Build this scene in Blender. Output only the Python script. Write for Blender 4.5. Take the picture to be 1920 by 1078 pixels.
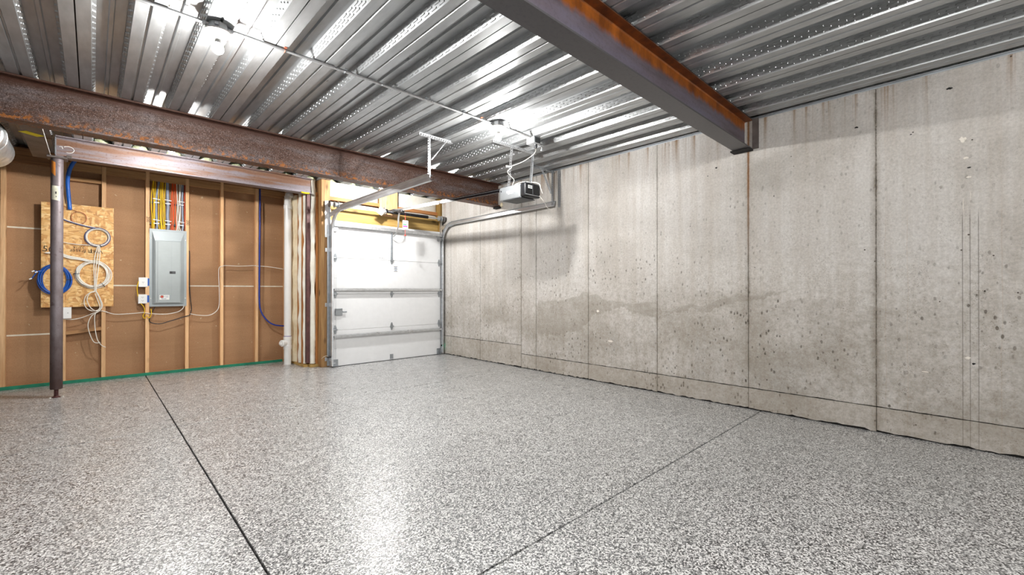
import bpy, bmesh, math, random
from mathutils import Vector, Matrix, noise
random.seed(7)
PI = math.pi
sc = bpy.context.scene
C = sc.collection
for o in list(bpy.data.objects): bpy.data.objects.remove(o)

# ------------------------------------------------------------------ camera
FPX, CX, CY = 820.58, 957.28, 541.42
YAW, PIT, ROL, CAMH = math.radians(43.6868), math.radians(0.181), math.radians(0.038), 1.15
fw = Vector((math.sin(YAW)*math.cos(PIT), math.cos(YAW)*math.cos(PIT), math.sin(PIT)))
r0 = Vector((math.cos(YAW), -math.sin(YAW), 0)); u0 = r0.cross(fw)
rt = r0*math.cos(ROL)+u0*math.sin(ROL); up = u0*math.cos(ROL)-r0*math.sin(ROL)
cd = bpy.data.cameras.new('camera'); cam = bpy.data.objects.new('camera', cd); C.objects.link(cam)
cd.sensor_fit = 'HORIZONTAL'; cd.sensor_width = 36; cd.lens = 36*FPX/1920
cd.shift_x = (960-CX)/1920; cd.shift_y = (CY-539)/1920; cd.clip_start = .02; cd.clip_end = 100
cam.matrix_world = Matrix(((rt.x, up.x, -fw.x, 0), (rt.y, up.y, -fw.y, 0), (rt.z, up.z, -fw.z, CAMH), (0, 0, 0, 1)))
sc.camera = cam
def at(px, py, ax, v):
    """where the sight line of a pixel meets the plane x/y/z = v (used to measure the photograph)"""
    d = fw+rt*((px-CX)/FPX)-up*((py-CY)/FPX); i = 'xyz'.index(ax)
    o = Vector((0, 0, CAMH)); return o+d*((v-o[i])/d[i])

# ------------------------------------------------------------------ world, lights, exposure
w = bpy.data.worlds.new('world'); sc.world = w; w.use_nodes = True
w.node_tree.nodes['Background'].inputs[0].default_value = (.8, .85, 1, 1)
w.node_tree.nodes['Background'].inputs[1].default_value = 0.0
sc.view_settings.view_transform = 'Standard'; sc.view_settings.look = 'None'
sc.view_settings.gamma = 1; sc.view_settings.use_curve_mapping = False
sc.view_settings.exposure = 0.50
BULB = 370.0      # watts of each bare bulb
LAMPS = [(.56, 3.22), (2.88, 3.19), (3.02, 5.88), (.61, 5.92), (.56, .35), (-1.8, .35), (2.9, -2.4), (.5, -2.4)]  # last two are unseen bulbs added behind the camera for their light
sc.cycles.max_bounces = 10; sc.cycles.diffuse_bounces = 6; sc.cycles.glossy_bounces = 5
sc.cycles.sample_clamp_indirect = 2; sc.cycles.blur_glossy = 1.5; sc.cycles.caustics_reflective = False; sc.cycles.caustics_refractive = False
try: sc.cycles.use_denoising = True
except Exception: pass
try: sc.cycles.denoising_input_passes = 'RGB_ALBEDO_NORMAL'; sc.cycles.denoising_prefilter = 'ACCURATE'
except Exception: pass

# ------------------------------------------------------------------ mesh helpers
class MB:
    def __init__(s): s.v = []; s.f = []
    def add(s, vs, fs):
        n = len(s.v); s.v += [tuple(p) for p in vs]; s.f += [tuple(i+n for i in f) for f in fs]; return s
    def box(s, a, b, ch=0):
        (x0, y0, z0), (x1, y1, z1) = [min(a[i], b[i]) for i in range(3)], [max(a[i], b[i]) for i in range(3)]
        if ch:
            bm = bmesh.new(); bmesh.ops.create_cube(bm, size=1)
            for q in bm.verts: q.co = Vector(((x0+x1)/2+q.co.x*(x1-x0), (y0+y1)/2+q.co.y*(y1-y0), (z0+z1)/2+q.co.z*(z1-z0)))
            bmesh.ops.bevel(bm, geom=bm.edges[:], offset=ch, segments=1, affect='EDGES')
            bm.verts.index_update(); vs = [q.co[:] for q in bm.verts]; fs = [[q.index for q in f.verts] for f in bm.faces]; bm.free()
            return s.add(vs, fs)
        return s.add([(x, y, z) for x in (x0, x1) for y in (y0, y1) for z in (z0, z1)],
                     [(0, 1, 3, 2), (4, 6, 7, 5), (0, 4, 5, 1), (2, 3, 7, 6), (0, 2, 6, 4), (1, 5, 7, 3)])
    def bar(s, p, q, wd, th, side=(0, 0, 1)):
        """a straight bar p->q, wd wide along `side`, th thick"""
        p, q = Vector(p), Vector(q); d = (q-p).normalized(); sd = Vector(side); sd = (sd-d*sd.dot(d)).normalized(); t = d.cross(sd)
        vs = [c+sd*(a*wd/2)+t*(b*th/2) for c in (p, q) for a in (-1, 1) for b in (-1, 1)]
        return s.add(vs, [(0, 1, 3, 2), (4, 6, 7, 5), (0, 4, 5, 1), (2, 3, 7, 6), (0, 2, 6, 4), (1, 5, 7, 3)])
    def tube(s, pts, r, n=8, closed=False, cap=True):
        pts = [Vector(p) for p in pts]; m = len(pts); rings = []; ref = None
        for i, p in enumerate(pts):
            a = pts[(i-1) % m] if (closed or i) else p; b = pts[(i+1) % m] if (closed or i < m-1) else p
            d = (b-a).normalized()
            if ref is None:
                ref = Vector((0, 0, 1)) if abs(d.z) < .9 else Vector((1, 0, 0))
            u = (ref-d*ref.dot(d)).normalized(); ref = u; v = d.cross(u)
            rr = r[i] if isinstance(r, (list, tuple)) else r
            rings.append([p+u*(rr*math.cos(2*PI*k/n))+v*(rr*math.sin(2*PI*k/n)) for k in range(n)])
        vs = [q for g in rings for q in g]; fs = []
        for i in range(m if closed else m-1):
            j = (i+1) % m
            for k in range(n): fs.append((i*n+k, i*n+(k+1) % n, j*n+(k+1) % n, j*n+k))
        if cap and not closed: fs += [tuple(range(n))[::-1], tuple((m-1)*n+k for k in range(n))]
        return s.add(vs, fs)
    def lathe(s, prof, c=(0, 0, 0), n=24, axis='z'):
        vs = []; c = Vector(c)
        for r, h in prof:
            for k in range(n):
                a = 2*PI*k/n; x, y = r*math.cos(a), r*math.sin(a)
                vs.append(c+(Vector((x, y, h)) if axis == 'z' else Vector((h, x, y)) if axis == 'x' else Vector((y, h, x))))
        fs = [(i*n+k, i*n+(k+1) % n, (i+1)*n+(k+1) % n, (i+1)*n+k) for i in range(len(prof)-1) for k in range(n)]
        fs += [tuple(range(n))[::-1], tuple((len(prof)-1)*n+k for k in range(n))]
        return s.add(vs, fs)
    def ext(s, poly, d, ax='y'):
        """extrude a 2-D polygon [(a,b)..] from d[0] to d[1] along axis"""
        n = len(poly); vs = []
        for t in d:
            for a, b in poly: vs.append((a, t, b) if ax == 'y' else (t, a, b) if ax == 'x' else (a, b, t))
        return s.add(vs, [tuple(range(n)), tuple(range(n, 2*n))[::-1]]+[(k, n+k, n+(k+1) % n, (k+1) % n) for k in range(n)])
    def build(s, name, m, parent=None, smooth=False, loc=None, label=None):
        me = bpy.data.meshes.new(name); me.from_pydata(s.v, [], s.f); me.validate()
        bm = bmesh.new(); bm.from_mesh(me); bmesh.ops.recalc_face_normals(bm, faces=bm.faces[:]); bm.to_mesh(me); bm.free()
        if smooth:
            for p in me.polygons: p.use_smooth = True
            if smooth != 2:
                try: me.set_sharp_from_angle(angle=math.radians(38))
                except Exception: pass
        me.materials.append(m); o = bpy.data.objects.new(name, me); C.objects.link(o)
        if loc: o.location = loc
        if parent: o.parent = parent
        if label: o['label'] = label
        return o
def tag(o, label=None, cat=None, group=None, kind=None):
    if label: o['label'] = label
    if cat: o['category'] = cat
    if group: o['group'] = group
    if kind: o['kind'] = kind
    return o
def empty(name, loc=(0, 0, 0), **k):
    o = bpy.data.objects.new(name, None); o.empty_display_size = .1; C.objects.link(o); o.location = loc; tag(o, **k); return o
def copy_tree(o, parent=None):
    c = o.copy(); C.objects.link(c); c.parent = parent
    for ch in [x for x in C.objects if x.parent == o]: copy_tree(ch, c)
    return c
def spline(P, n=8, closed=False):
    P = [Vector(p) for p in P]; out = []; m = len(P)
    for i in range(m if closed else m-1):
        g = lambda k: P[k % m] if closed else P[max(0, min(m-1, k))]
        a, b, c, d = g(i-1), g(i), g(i+1), g(i+2)
        for k in range(n):
            t = k/n
            out.append(.5*((2*b)+(c-a)*t+(2*a-5*b+4*c-d)*t*t+(3*b-a-3*c+d)*t**3))
    if not closed: out.append(P[-1])
    return out
def text(name, s, m, size, loc, rot, parent, depth=.0006, label=None):
    cu = bpy.data.curves.new(name, 'FONT'); cu.body = s; cu.size = size; cu.extrude = depth; cu.align_x = 'CENTER'; cu.align_y = 'CENTER'; cu.resolution_u = 2
    t = bpy.data.objects.new(name+'_src', cu); C.objects.link(t); bpy.context.view_layer.update()
    me = bpy.data.meshes.new_from_object(t.evaluated_get(bpy.context.evaluated_depsgraph_get())); bpy.data.objects.remove(t)
    me.materials.clear(); me.materials.append(m); me.name = name
    o = bpy.data.objects.new(name, me); C.objects.link(o); o.location = loc; o.rotation_euler = rot
    if parent: o.parent = parent
    if label: o['label'] = label
    return o

# ------------------------------------------------------------------ materials
def s2l(c): return tuple(((x/255)/12.92 if x/255 < .04045 else ((x/255+.055)/1.055)**2.4) for x in c)
class G:
    def __init__(s, name, rough=.6, metal=0, base=(.5, .5, .5), coat=0, coat_r=.1, spec=.5):
        s.m = bpy.data.materials.new(name); s.m.use_nodes = True; s.t = s.m.node_tree
        s.b = s.t.nodes['Principled BSDF']; i = s.b.inputs
        i['Base Color'].default_value = (*base, 1); i['Roughness'].default_value = rough; i['Metallic'].default_value = metal
        i['Coat Weight'].default_value = coat; i['Coat Roughness'].default_value = coat_r; i['Specular IOR Level'].default_value = spec
        s.c = s.t.nodes.new('ShaderNodeTexCoord'); s.col = None
    def n(s, ty, **k):
        x = s.t.nodes.new('ShaderNode'+ty)
        for a, b in k.items():
            if a[0] == '_': setattr(x, a[1:], b)
        for a, b in k.items():
            if a[0] == '_': continue
            key = a.replace('_', ' '); inp = None
            if key.startswith('i') and key[1:].isdigit(): inp = x.inputs[int(key[1:])]
            else: inp = next(q for q in x.inputs if q.name.lower() == key.lower())
            if hasattr(b, 'links') or isinstance(b, bpy.types.NodeSocket): s.t.links.new(b, inp)
            else:
                if inp.type == 'RGBA' and len(b) == 3: b = (*b, 1)
                inp.default_value = b
        return x
    def co(s, scale=(1, 1, 1), loc=(0, 0, 0), rot=(0, 0, 0)):
        return s.n('Mapping', Vector=s.c.outputs['Object'], Scale=scale, Location=loc, Rotation=rot).outputs[0]
    def noise(s, scale=5, detail=4, rough=.55, v=None, dist=0):
        return s.n('TexNoise', Vector=v or s.co(), Scale=scale, Detail=detail, Roughness=rough, Distortion=dist).outputs['Fac']
    def vor(s, scale=5, v=None, feature='F1', out='Distance', rnd=1.0):
        return s.n('TexVoronoi', _feature=feature, Vector=v or s.co(), Scale=scale, Randomness=rnd).outputs[out]
    def ramp(s, f, stops, const=False):
        r = s.t.nodes.new('ShaderNodeValToRGB'); s.t.links.new(f, r.inputs[0]); e = r.color_ramp.elements
        if const: r.color_ramp.interpolation = 'CONSTANT'
        while len(e) < len(stops): e.new(.5)
        for q, (p, c) in zip(e, stops):
            q.position = p; q.color = (*(c if hasattr(c, '__len__') else (c, c, c)), 1)
        return r.outputs[0]
    def mix(s, f, a, b, mode='MIX'):
        x = s.t.nodes.new('ShaderNodeMix'); x.data_type = 'RGBA'; x.blend_type = mode
        for v, k in ((f, 0), (a, 6), (b, 7)):
            if isinstance(v, bpy.types.NodeSocket): s.t.links.new(v, x.inputs[k])
            elif k == 0: x.inputs[0].default_value = v
            else: x.inputs[k].default_value = (*v, 1)
        return x.outputs[2]
    def math(s, op, a, b=0.0, clamp=False):
        x = s.t.nodes.new('ShaderNodeMath'); x.operation = op; x.use_clamp = clamp
        for v, k in ((a, 0), (b, 1)):
            if isinstance(v, bpy.types.NodeSocket): s.t.links.new(v, x.inputs[k])
            else: x.inputs[k].default_value = v
        return x.outputs[0]
    def xyz(s):
        q = s.n('SeparateXYZ', Vector=s.c.outputs['Object']); return q.outputs
    def base(s, sock): s.t.links.new(sock, s.b.inputs['Base Color']); return s
    def inp(s, k, sock): s.t.links.new(sock, s.b.inputs[k]); return s
    def bump(s, h, strength=.3, dist=.002):
        b = s.n('Bump', Height=h, Strength=strength, Distance=dist); s.t.links.new(b.outputs[0], s.b.inputs['Normal']); return s
M = {}
def plain(name, rgb, rough=.5, metal=0, coat=0, srgb=True, var=.12):
    g = G(name, rough, metal, s2l(rgb) if srgb else rgb, coat); c = s2l(rgb) if srgb else rgb
    g.base(g.ramp(g.noise(14, 3), [(.3, tuple(x*(1-var) for x in c)), (.7, tuple(min(1, x*(1+var)) for x in c))])); M[name] = g.m; return g
# floor flake epoxy
g = G('epoxy_flake_floor', .42, 0, coat=.7, coat_r=.3); v = g.co()
a = g.n('TexVoronoi', Vector=v, Scale=165.0); sep = g.n('SeparateColor', Color=a.outputs['Color'])
c1 = g.ramp(sep.outputs[0], [(0, (.012, .013, .015)), (.16, (.07, .072, .076)), (.31, (.24, .24, .24)), (.50, (.45, .447, .44)), (.70, (.78, .775, .765))], True)
c2 = g.ramp(g.vor(60, out='Distance'), [(.0, .9), (.6, 1.06)])
big = g.ramp(g.noise(.7, 3), [(.3, .93), (.7, 1.05)])
g.base(g.mix(1, g.mix(1, c1, c2, 'MULTIPLY'), big, 'MULTIPLY')); g.bump(g.noise(45, 2), .12, .004)
g.inp('Coat Roughness', g.ramp(g.noise(6, 3), [(.3, .24), (.7, .36)])); M['floor'] = g.m
plain('groove_black', (28, 26, 25), .9)
# concrete
JY = [5.541, 4.589, 4.287, 3.372, 2.426, 1.477, .519, -.44]
def concrete(name, foot=False):
    g = G(name, .88, spec=.25); X, Y, Z = g.xyz()
    big = g.ramp(g.noise(1.1, 6, .6, dist=.4), [(.3, s2l((178, 174, 168))), (.48, s2l((203, 199, 194))), (.7, s2l((214, 211, 207)))])
    st = g.noise(1, 5, .6, g.co((1, 11, .5)))
    c = g.mix(g.ramp(st, [(.42, 0), (.68, .30)]), big, s2l((160, 147, 130)))
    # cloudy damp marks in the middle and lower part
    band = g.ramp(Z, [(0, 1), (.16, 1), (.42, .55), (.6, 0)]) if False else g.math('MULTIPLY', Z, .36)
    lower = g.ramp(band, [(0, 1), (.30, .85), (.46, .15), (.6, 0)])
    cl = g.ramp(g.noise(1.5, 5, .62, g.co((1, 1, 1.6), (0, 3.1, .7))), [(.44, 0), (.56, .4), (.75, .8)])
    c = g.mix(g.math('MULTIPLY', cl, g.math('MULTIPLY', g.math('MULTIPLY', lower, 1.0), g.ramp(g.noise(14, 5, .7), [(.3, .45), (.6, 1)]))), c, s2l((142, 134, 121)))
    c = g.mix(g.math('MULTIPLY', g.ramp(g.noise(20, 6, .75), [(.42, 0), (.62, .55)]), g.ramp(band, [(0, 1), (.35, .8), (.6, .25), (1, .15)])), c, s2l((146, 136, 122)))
    # rust-brown runs below the top edge
    run = g.ramp(g.noise(1, 4, .65, g.co((1, 14, .25), (0, 1.7, 0))), [(.52, 0), (.66, 1)])
    topm = g.ramp(g.math('MULTIPLY', Z, .36), [(.80, 0), (.90, .18), (.985, .75), (1, .95)])
    c = g.mix(g.math('MULTIPLY', run, topm), c, s2l((140, 110, 78)))
    edge = g.ramp(g.math('ADD', g.math('MULTIPLY', Z, .36), g.math('MULTIPLY', g.noise(7, 4), .02)), [(1.003, 0), (1.014, .6)])
    c = g.mix(edge, c, s2l((150, 124, 92)))
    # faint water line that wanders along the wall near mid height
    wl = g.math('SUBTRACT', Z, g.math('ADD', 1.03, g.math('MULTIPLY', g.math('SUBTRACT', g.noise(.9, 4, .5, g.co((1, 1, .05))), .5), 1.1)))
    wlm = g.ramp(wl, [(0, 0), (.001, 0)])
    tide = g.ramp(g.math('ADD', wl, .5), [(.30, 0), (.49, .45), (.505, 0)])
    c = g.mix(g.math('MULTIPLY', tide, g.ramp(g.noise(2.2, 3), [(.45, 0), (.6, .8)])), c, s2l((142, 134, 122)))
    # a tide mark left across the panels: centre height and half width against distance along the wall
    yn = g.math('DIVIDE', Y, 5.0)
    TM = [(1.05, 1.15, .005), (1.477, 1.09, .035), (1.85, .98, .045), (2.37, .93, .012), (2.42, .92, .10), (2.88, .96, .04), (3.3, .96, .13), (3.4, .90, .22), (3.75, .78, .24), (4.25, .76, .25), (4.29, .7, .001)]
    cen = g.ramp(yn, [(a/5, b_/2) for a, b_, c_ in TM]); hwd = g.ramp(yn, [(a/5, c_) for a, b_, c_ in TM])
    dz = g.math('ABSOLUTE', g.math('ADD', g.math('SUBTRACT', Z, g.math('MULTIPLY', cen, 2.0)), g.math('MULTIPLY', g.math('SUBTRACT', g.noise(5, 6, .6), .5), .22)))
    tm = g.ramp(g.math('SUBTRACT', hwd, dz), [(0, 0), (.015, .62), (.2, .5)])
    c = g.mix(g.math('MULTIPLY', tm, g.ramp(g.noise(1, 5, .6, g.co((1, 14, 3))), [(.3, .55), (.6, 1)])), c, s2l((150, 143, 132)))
    # dark crumbly dirt hugging the form joints
    for yj, wdt, k in ((1.477, .02, .6), (.519, .022, .9), (2.426, .012, .45), (4.589, .015, .5), (3.372, .01, .3), (4.287, .01, .3), (5.541, .012, .3)):
        d = g.math('ABSOLUTE', g.math('SUBTRACT', Y, yj))
        d = g.math('ADD', d, g.math('MULTIPLY', g.math('SUBTRACT', g.noise(9, 6, .75, g.co((1, 2.4, 1))), .5), wdt*2.6))
        c = g.mix(g.math('MULTIPLY', g.ramp(g.math('DIVIDE', d, wdt*2), [(.0, k), (.3, k*.4), (1, 0)]), g.ramp(g.noise(2.1, 4, .6, g.co(loc=(yj, yj*3, yj))), [(.35, .25), (.6, 1)])), c, s2l((105, 92, 74)))
    # rust drip under the near beam
    d = g.math('ADD', g.math('ABSOLUTE', g.math('SUBTRACT', Y, 1.477)), g.math('MULTIPLY', g.noise(6, 3), .012))
    c = g.mix(g.math('MULTIPLY', g.ramp(d, [(.008, .8), (.02, 0)]), g.ramp(g.math('MULTIPLY', Z, .36), [(.5, 0), (.8, 1)])), c, s2l((150, 96, 40)))
    # hairline cracks
    for yj in (.031, -.007, -.049, .33, .46, -.16):
        wob = g.math('MULTIPLY', g.math('SUBTRACT', g.noise(3, 4), .5), .002 if yj < .1 and yj > -.1 else .03)
        d = g.math('ABSOLUTE', g.math('SUBTRACT', g.math('ADD', Y, wob), yj)); k = .75 if -.1 < yj < .1 else .22
        zr = g.ramp(g.math('MULTIPLY', Z, .36), [(.0, .8), (.60, 1), (.63, .3 if k < .5 else 0)])
        c = g.mix(g.math('MULTIPLY', g.ramp(d, [(.0, k), (.0022, 0)]), zr), c, s2l((82, 74, 62) if k > .5 else (168, 132, 92)))
    # pits and bug holes
    pitm = g.ramp(g.noise(1.3, 4, .6, g.co(loc=(0, 9, 2))), [(.42, .2), (.62, 1)])
    low = g.ramp(g.math('MULTIPLY', Z, .36), [(.1, 1), (.45, .9), (.8, .35)])
    p1 = g.vor(24, v=g.n('Mapping', Vector=g.c.outputs['Object'], Scale=(1, 1, .55), Rotation=(.5, 0, 0)).outputs[0])
    pn = g.noise(60, 3)
    pit = g.ramp(g.math('ADD', p1, g.math('MULTIPLY', pn, .22)), [(.25, 1), (.34, 0)])
    pitk = g.ramp(g.noise(9, 3), [(.40, 0), (.50, 1)])
    pp = g.math('MULTIPLY', g.math('MULTIPLY', pit, pitk), g.math('MULTIPLY', pitm, low))
    c = g.mix(g.math('MULTIPLY', pp, .85), c, s2l((84, 76, 66)))
    c = g.mix(g.math('MULTIPLY', g.math('MULTIPLY', g.ramp(g.vor(75, v=g.co(loc=(1, 1, 1))), [(.16, 1), (.26, 0)]), g.ramp(g.noise(5, 4), [(.42, 0), (.6, .7)])), low), c, s2l((120, 110, 96)))
    p2 = g.ramp(g.vor(9, v=g.co(loc=(0, .3, .2))), [(.045, 1), (.06, 0)])
    p2 = g.math('MULTIPLY', p2, g.ramp(g.noise(2.3, 2, v=g.co(loc=(2, 2, 2))), [(.5, 0), (.55, 1)]))
    c = g.mix(g.math('MULTIPLY', p2, .9), c, s2l((62, 54, 46)))
    gr = g.ramp(g.noise(55, 5, .7), [(.3, .82), (.7, 1.12)])
    c = g.mix(1, c, gr, 'MULTIPLY')
    if foot: c = g.mix(.3, c, s2l((160, 150, 136)))
    g.base(c)
    h = g.math('SUBTRACT', g.math('ADD', g.math('MULTIPLY', g.noise(9, 8, .65), .5), g.math('MULTIPLY', g.noise(60, 4), .25)), g.math('MULTIPLY', pp, .8))
    g.bump(h, .8, .009); M[name] = g.m
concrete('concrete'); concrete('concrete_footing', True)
# galvanised steel
def galv(name, col=(.72, .73, .74), rough=.36, metal=.9, blotch=.14):
    g = G(name, rough, metal); n1 = g.noise(22, 3, .5, g.co((1, .25, 1)))
    g.base(g.ramp(n1, [(.3, tuple(x*(1-blotch) for x in col)), (.7, tuple(min(1, x*(1+blotch*.6)) for x in col))]))
    g.inp('Roughness', g.ramp(g.noise(5, 5, .6, g.co((1, .2, 1))), [(.3, rough-.07), (.7, rough+.1)])); g.bump(g.noise(60, 2), .08, .001); M[name] = g.m
galv('deck_steel', (.46, .475, .485), .33, .72); galv('galvanized', (.74, .76, .78), .34, .85); galv('galv_dark', (.42, .45, .48), .4, .85)
galv('conduit_steel', (.68, .69, .70), .3, .9)
# structural steels
g = G('rusty_mill_steel', .52, .35); X, Y, Z = g.xyz()
c = g.ramp(g.noise(5, 7, .7, g.co((.35, 1, 1.6))), [(.3, s2l((66, 42, 32))), (.45, s2l((86, 60, 48))), (.56, s2l((94, 80, 76))), (.72, s2l((118, 110, 114)))])
c = g.mix(g.ramp(g.noise(150, 2, .6), [(.54, 0), (.66, .6)]), c, s2l((168, 150, 146)))
c = g.mix(g.ramp(g.noise(70, 3, .6, g.co(loc=(5, 1, 2))), [(.54, 0), (.66, .8)]), c, s2l((44, 26, 20)))
zz = g.math('DIVIDE', Z, 1.0)
loww = g.ramp(g.math('ABSOLUTE', g.math('SUBTRACT', Z, .035)), [(.0, .9), (.03, .4), (.07, 0)])
c = g.mix(g.math('MULTIPLY', loww, g.ramp(g.noise(20, 5, .7), [(.50, 0), (.58, 1)])), c, s2l((186, 112, 34)))
c = g.mix(g.ramp(Z, [(.262, 0), (.31, .85)]), c, s2l((72, 42, 28)))
g.base(c); g.bump(g.noise(60, 6, .7), .5, .002); g.inp('Roughness', g.ramp(g.noise(20, 3), [(.3, .4), (.7, .65)])); M['beam_rust'] = g.m
g = G('blue_mill_steel', .42, .45); X, Y, Z = g.xyz()
c = g.ramp(g.noise(3, 6, .65, g.co((.3, 1, 2))), [(.3, s2l((84, 74, 78))), (.5, s2l((118, 108, 118))), (.7, s2l((126, 122, 140)))])
band = g.ramp(g.math('ADD', Z, g.math('MULTIPLY', g.noise(14, 4, .6, g.co((1, 1, .15))), .09)), [(.222, 0), (.262, 1)])
c = g.mix(band, c, g.ramp(g.noise(8, 4, .6, g.co((1, 1, .4))), [(.3, s2l((110, 58, 22))), (.7, s2l((194, 112, 42)))]))
c = g.mix(g.ramp(Z, [(.272, 0), (.285, 1)]), c, s2l((52, 40, 36)))
c = g.mix(g.ramp(Z, [(.011, 1), (.014, 0)]), c, s2l((96, 94, 96)))
c = g.mix(g.ramp(g.noise(40, 5, .7), [(.5, 0), (.75, .35)]), c, s2l((60, 56, 60)))
g.base(c); g.bump(g.noise(70, 5, .7), .2, .001); M['beam_blue'] = g.m
g = G('brown_mill_steel', .55, .2); X, Y, Z = g.xyz()
c = g.ramp(g.noise(3, 6, .6, g.co((.25, 1, 3))), [(.3, s2l((104, 68, 44))), (.44, s2l((118, 88, 70))), (.53, s2l((122, 114, 118))), (.75, s2l((144, 138, 146)))])
c = g.mix(g.ramp(g.noise(50, 3, .7), [(.55, 0), (.7, .5)]), c, s2l((78, 44, 26)))
g.base(c); g.bump(g.noise(60, 5), .25, .001); M['beam_brown'] = g.m
g = G('grey_plate_steel', .5, .5); g.base(g.ramp(g.noise(7, 6, .65), [(.3, s2l((84, 76, 72))), (.7, s2l((116, 108, 104)))])); M['steel_grey'] = g.m
g = G('column_steel', .48, .25); X, Y, Z = g.xyz()
c = g.ramp(g.noise(5, 6, .7, g.co((1, 1, .5))), [(.3, s2l((88, 74, 74))), (.5, s2l((116, 106, 108))), (.75, s2l((140, 132, 138)))])
c = g.mix(g.ramp(g.math('ADD', Z, g.math('MULTIPLY', g.noise(4, 5), .5)), [(.35, .85), (.95, 0)]), c, s2l((58, 34, 26)))
c = g.mix(g.ramp(g.noise(16, 4), [(.62, 0), (.7, .6)]), c, s2l((64, 36, 32)))
g.base(c); g.bump(g.noise(40, 5), .25, .001); M['column'] = g.m
plain('maroon_steel', (84, 52, 50), .45, .2, var=.25)
# woods
def wood(name, a, b, knots=True, axis='z', scale=1.0, rough=.65):
    g = G(name, rough); s = {'z': (14, 14, .9), 'x': (.9, 14, 14), 'y': (14, .9, 14)}[axis]
    s = tuple(x*scale for x in s); oi = g.n('ObjectInfo').outputs['Random']
    v = g.n('Mapping', Vector=g.c.outputs['Object'], Scale=s); off = g.n('CombineXYZ', X=g.math('MULTIPLY', oi, 37.0), Y=g.math('MULTIPLY', oi, 11.0), Z=g.math('MULTIPLY', oi, 5.0))
    v2 = g.n('VectorMath', _operation='ADD', i0=v.outputs[0], i1=off.outputs[0]).outputs[0]
    f = g.noise(1.6, 6, .6, v2, 1.2)
    c = g.ramp(f, [(.3, s2l(a)), (.5, tuple((x+y)/2 for x, y in zip(s2l(a), s2l(b)))), (.7, s2l(b))])
    c = g.mix(g.ramp(g.noise(7, 3, .6, v2), [(.35, .25), (.6, 0)]), c, tuple(x*.55 for x in s2l(a)))
    if knots:
        k = g.vor(1.0, v=g.n('VectorMath', _operation='ADD', i0=g.n('Mapping', Vector=g.c.outputs['Object'], Scale={'z': (5, 5, 2.2), 'x': (2.2, 5, 5), 'y': (5, 2.2, 5)}[axis]).outputs[0], i1=off.outputs[0]).outputs[0])
        c = g.mix(g.ramp(k, [(.07, .85), (.16, 0)]), c, tuple(x*.28 for x in s2l(a)))
    c = g.mix(1, c, g.ramp(oi, [(0, .86), (1, 1.08)]), 'MULTIPLY')
    g.base(c); g.bump(f, .15, .002); M[name] = g.m
wood('pine_stud', (214, 162, 112), (240, 200, 152)); wood('pine_plate', (168, 122, 78), (204, 158, 106), axis='x')
wood('pine_dark', (112, 74, 42), (156, 108, 64), axis='x'); wood('post_wood', (132, 88, 46), (204, 162, 106), scale=.7)
wood('treated_wood', (162, 128, 66), (206, 172, 104), axis='x'); wood('treated_post', (112, 84, 36), (160, 126, 62))
wood('orange_wood', (176, 110, 56), (206, 146, 92), axis='x'); wood('orange_stud', (160, 98, 44), (204, 140, 76))
# brown fibre sheathing
g = G('fibre_sheathing', .85, spec=.2); c = g.ramp(g.noise(1.3, 4, .5, g.co((.6, 1, 2))), [(.3, s2l((156, 120, 88))), (.7, s2l((180, 141, 106)))])
c = g.mix(g.ramp(g.noise(1, 5, .6, g.co((.5, 1, 28))), [(.5, 0), (.72, .3)]), c, s2l((182, 146, 112)))
c = g.mix(g.ramp(g.noise(240, 2), [(.35, .35), (.6, 0)]), c, s2l((112, 80, 55)))
c = g.mix(g.ramp(g.noise(17, 3), [(.70, 0), (.72, .6)]), c, s2l((205, 190, 160)))
g.base(c); g.bump(g.noise(1, 3, .5, g.co((2, 1, 90))), .15, .001); M['sheath'] = g.m
# oriented strand board
g = G('strand_board', .6); dv = g.n('TexNoise', Vector=g.co(), Scale=5.0, Detail=2.0).outputs['Color']
vv = g.n('VectorMath', _operation='ADD', i0=g.co((16, 1, 52), rot=(0, .25, 0)), i1=g.n('VectorMath', _operation='SCALE', i0=dv, Scale=3.0).outputs[0]).outputs[0]
a = g.n('TexVoronoi', Vector=vv, Scale=1.0); r = g.n('SeparateColor', Color=a.outputs['Color']).outputs[0]
vb = g.n('VectorMath', _operation='ADD', i0=g.co((40, 1, 18), rot=(0, .6, 0)), i1=g.n('VectorMath', _operation='SCALE', i0=dv, Scale=3.0).outputs[0]).outputs[0]
b = g.n('TexVoronoi', Vector=vb, Scale=1.0); rb = g.n('SeparateColor', Color=b.outputs['Color']).outputs[0]
ca = g.ramp(r, [(0, s2l((192, 138, 78))), (.3, s2l((214, 164, 98))), (.65, s2l((224, 178, 112))), (1, s2l((240, 208, 150)))])
cb = g.ramp(rb, [(0, s2l((190, 134, 76))), (.5, s2l((214, 162, 96))), (1, s2l((236, 200, 140)))])
c = g.mix(g.ramp(g.noise(9, 2), [(.48, 0), (.52, 1)]), ca, cb)
c = g.mix(g.ramp(a.outputs['Distance'], [(.6, 0), (.95, .45)]), c, s2l((140, 88, 44)))
c = g.mix(g.ramp(g.noise(1, 3, .6, g.co((24, 1, 60), rot=(0, .3, 0))), [(.64, 0), (.70, .85)]), c, s2l((96, 54, 24)))
g.base(c); g.bump(a.outputs['Distance'], .3, .002); M['osb'] = g.m
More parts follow.
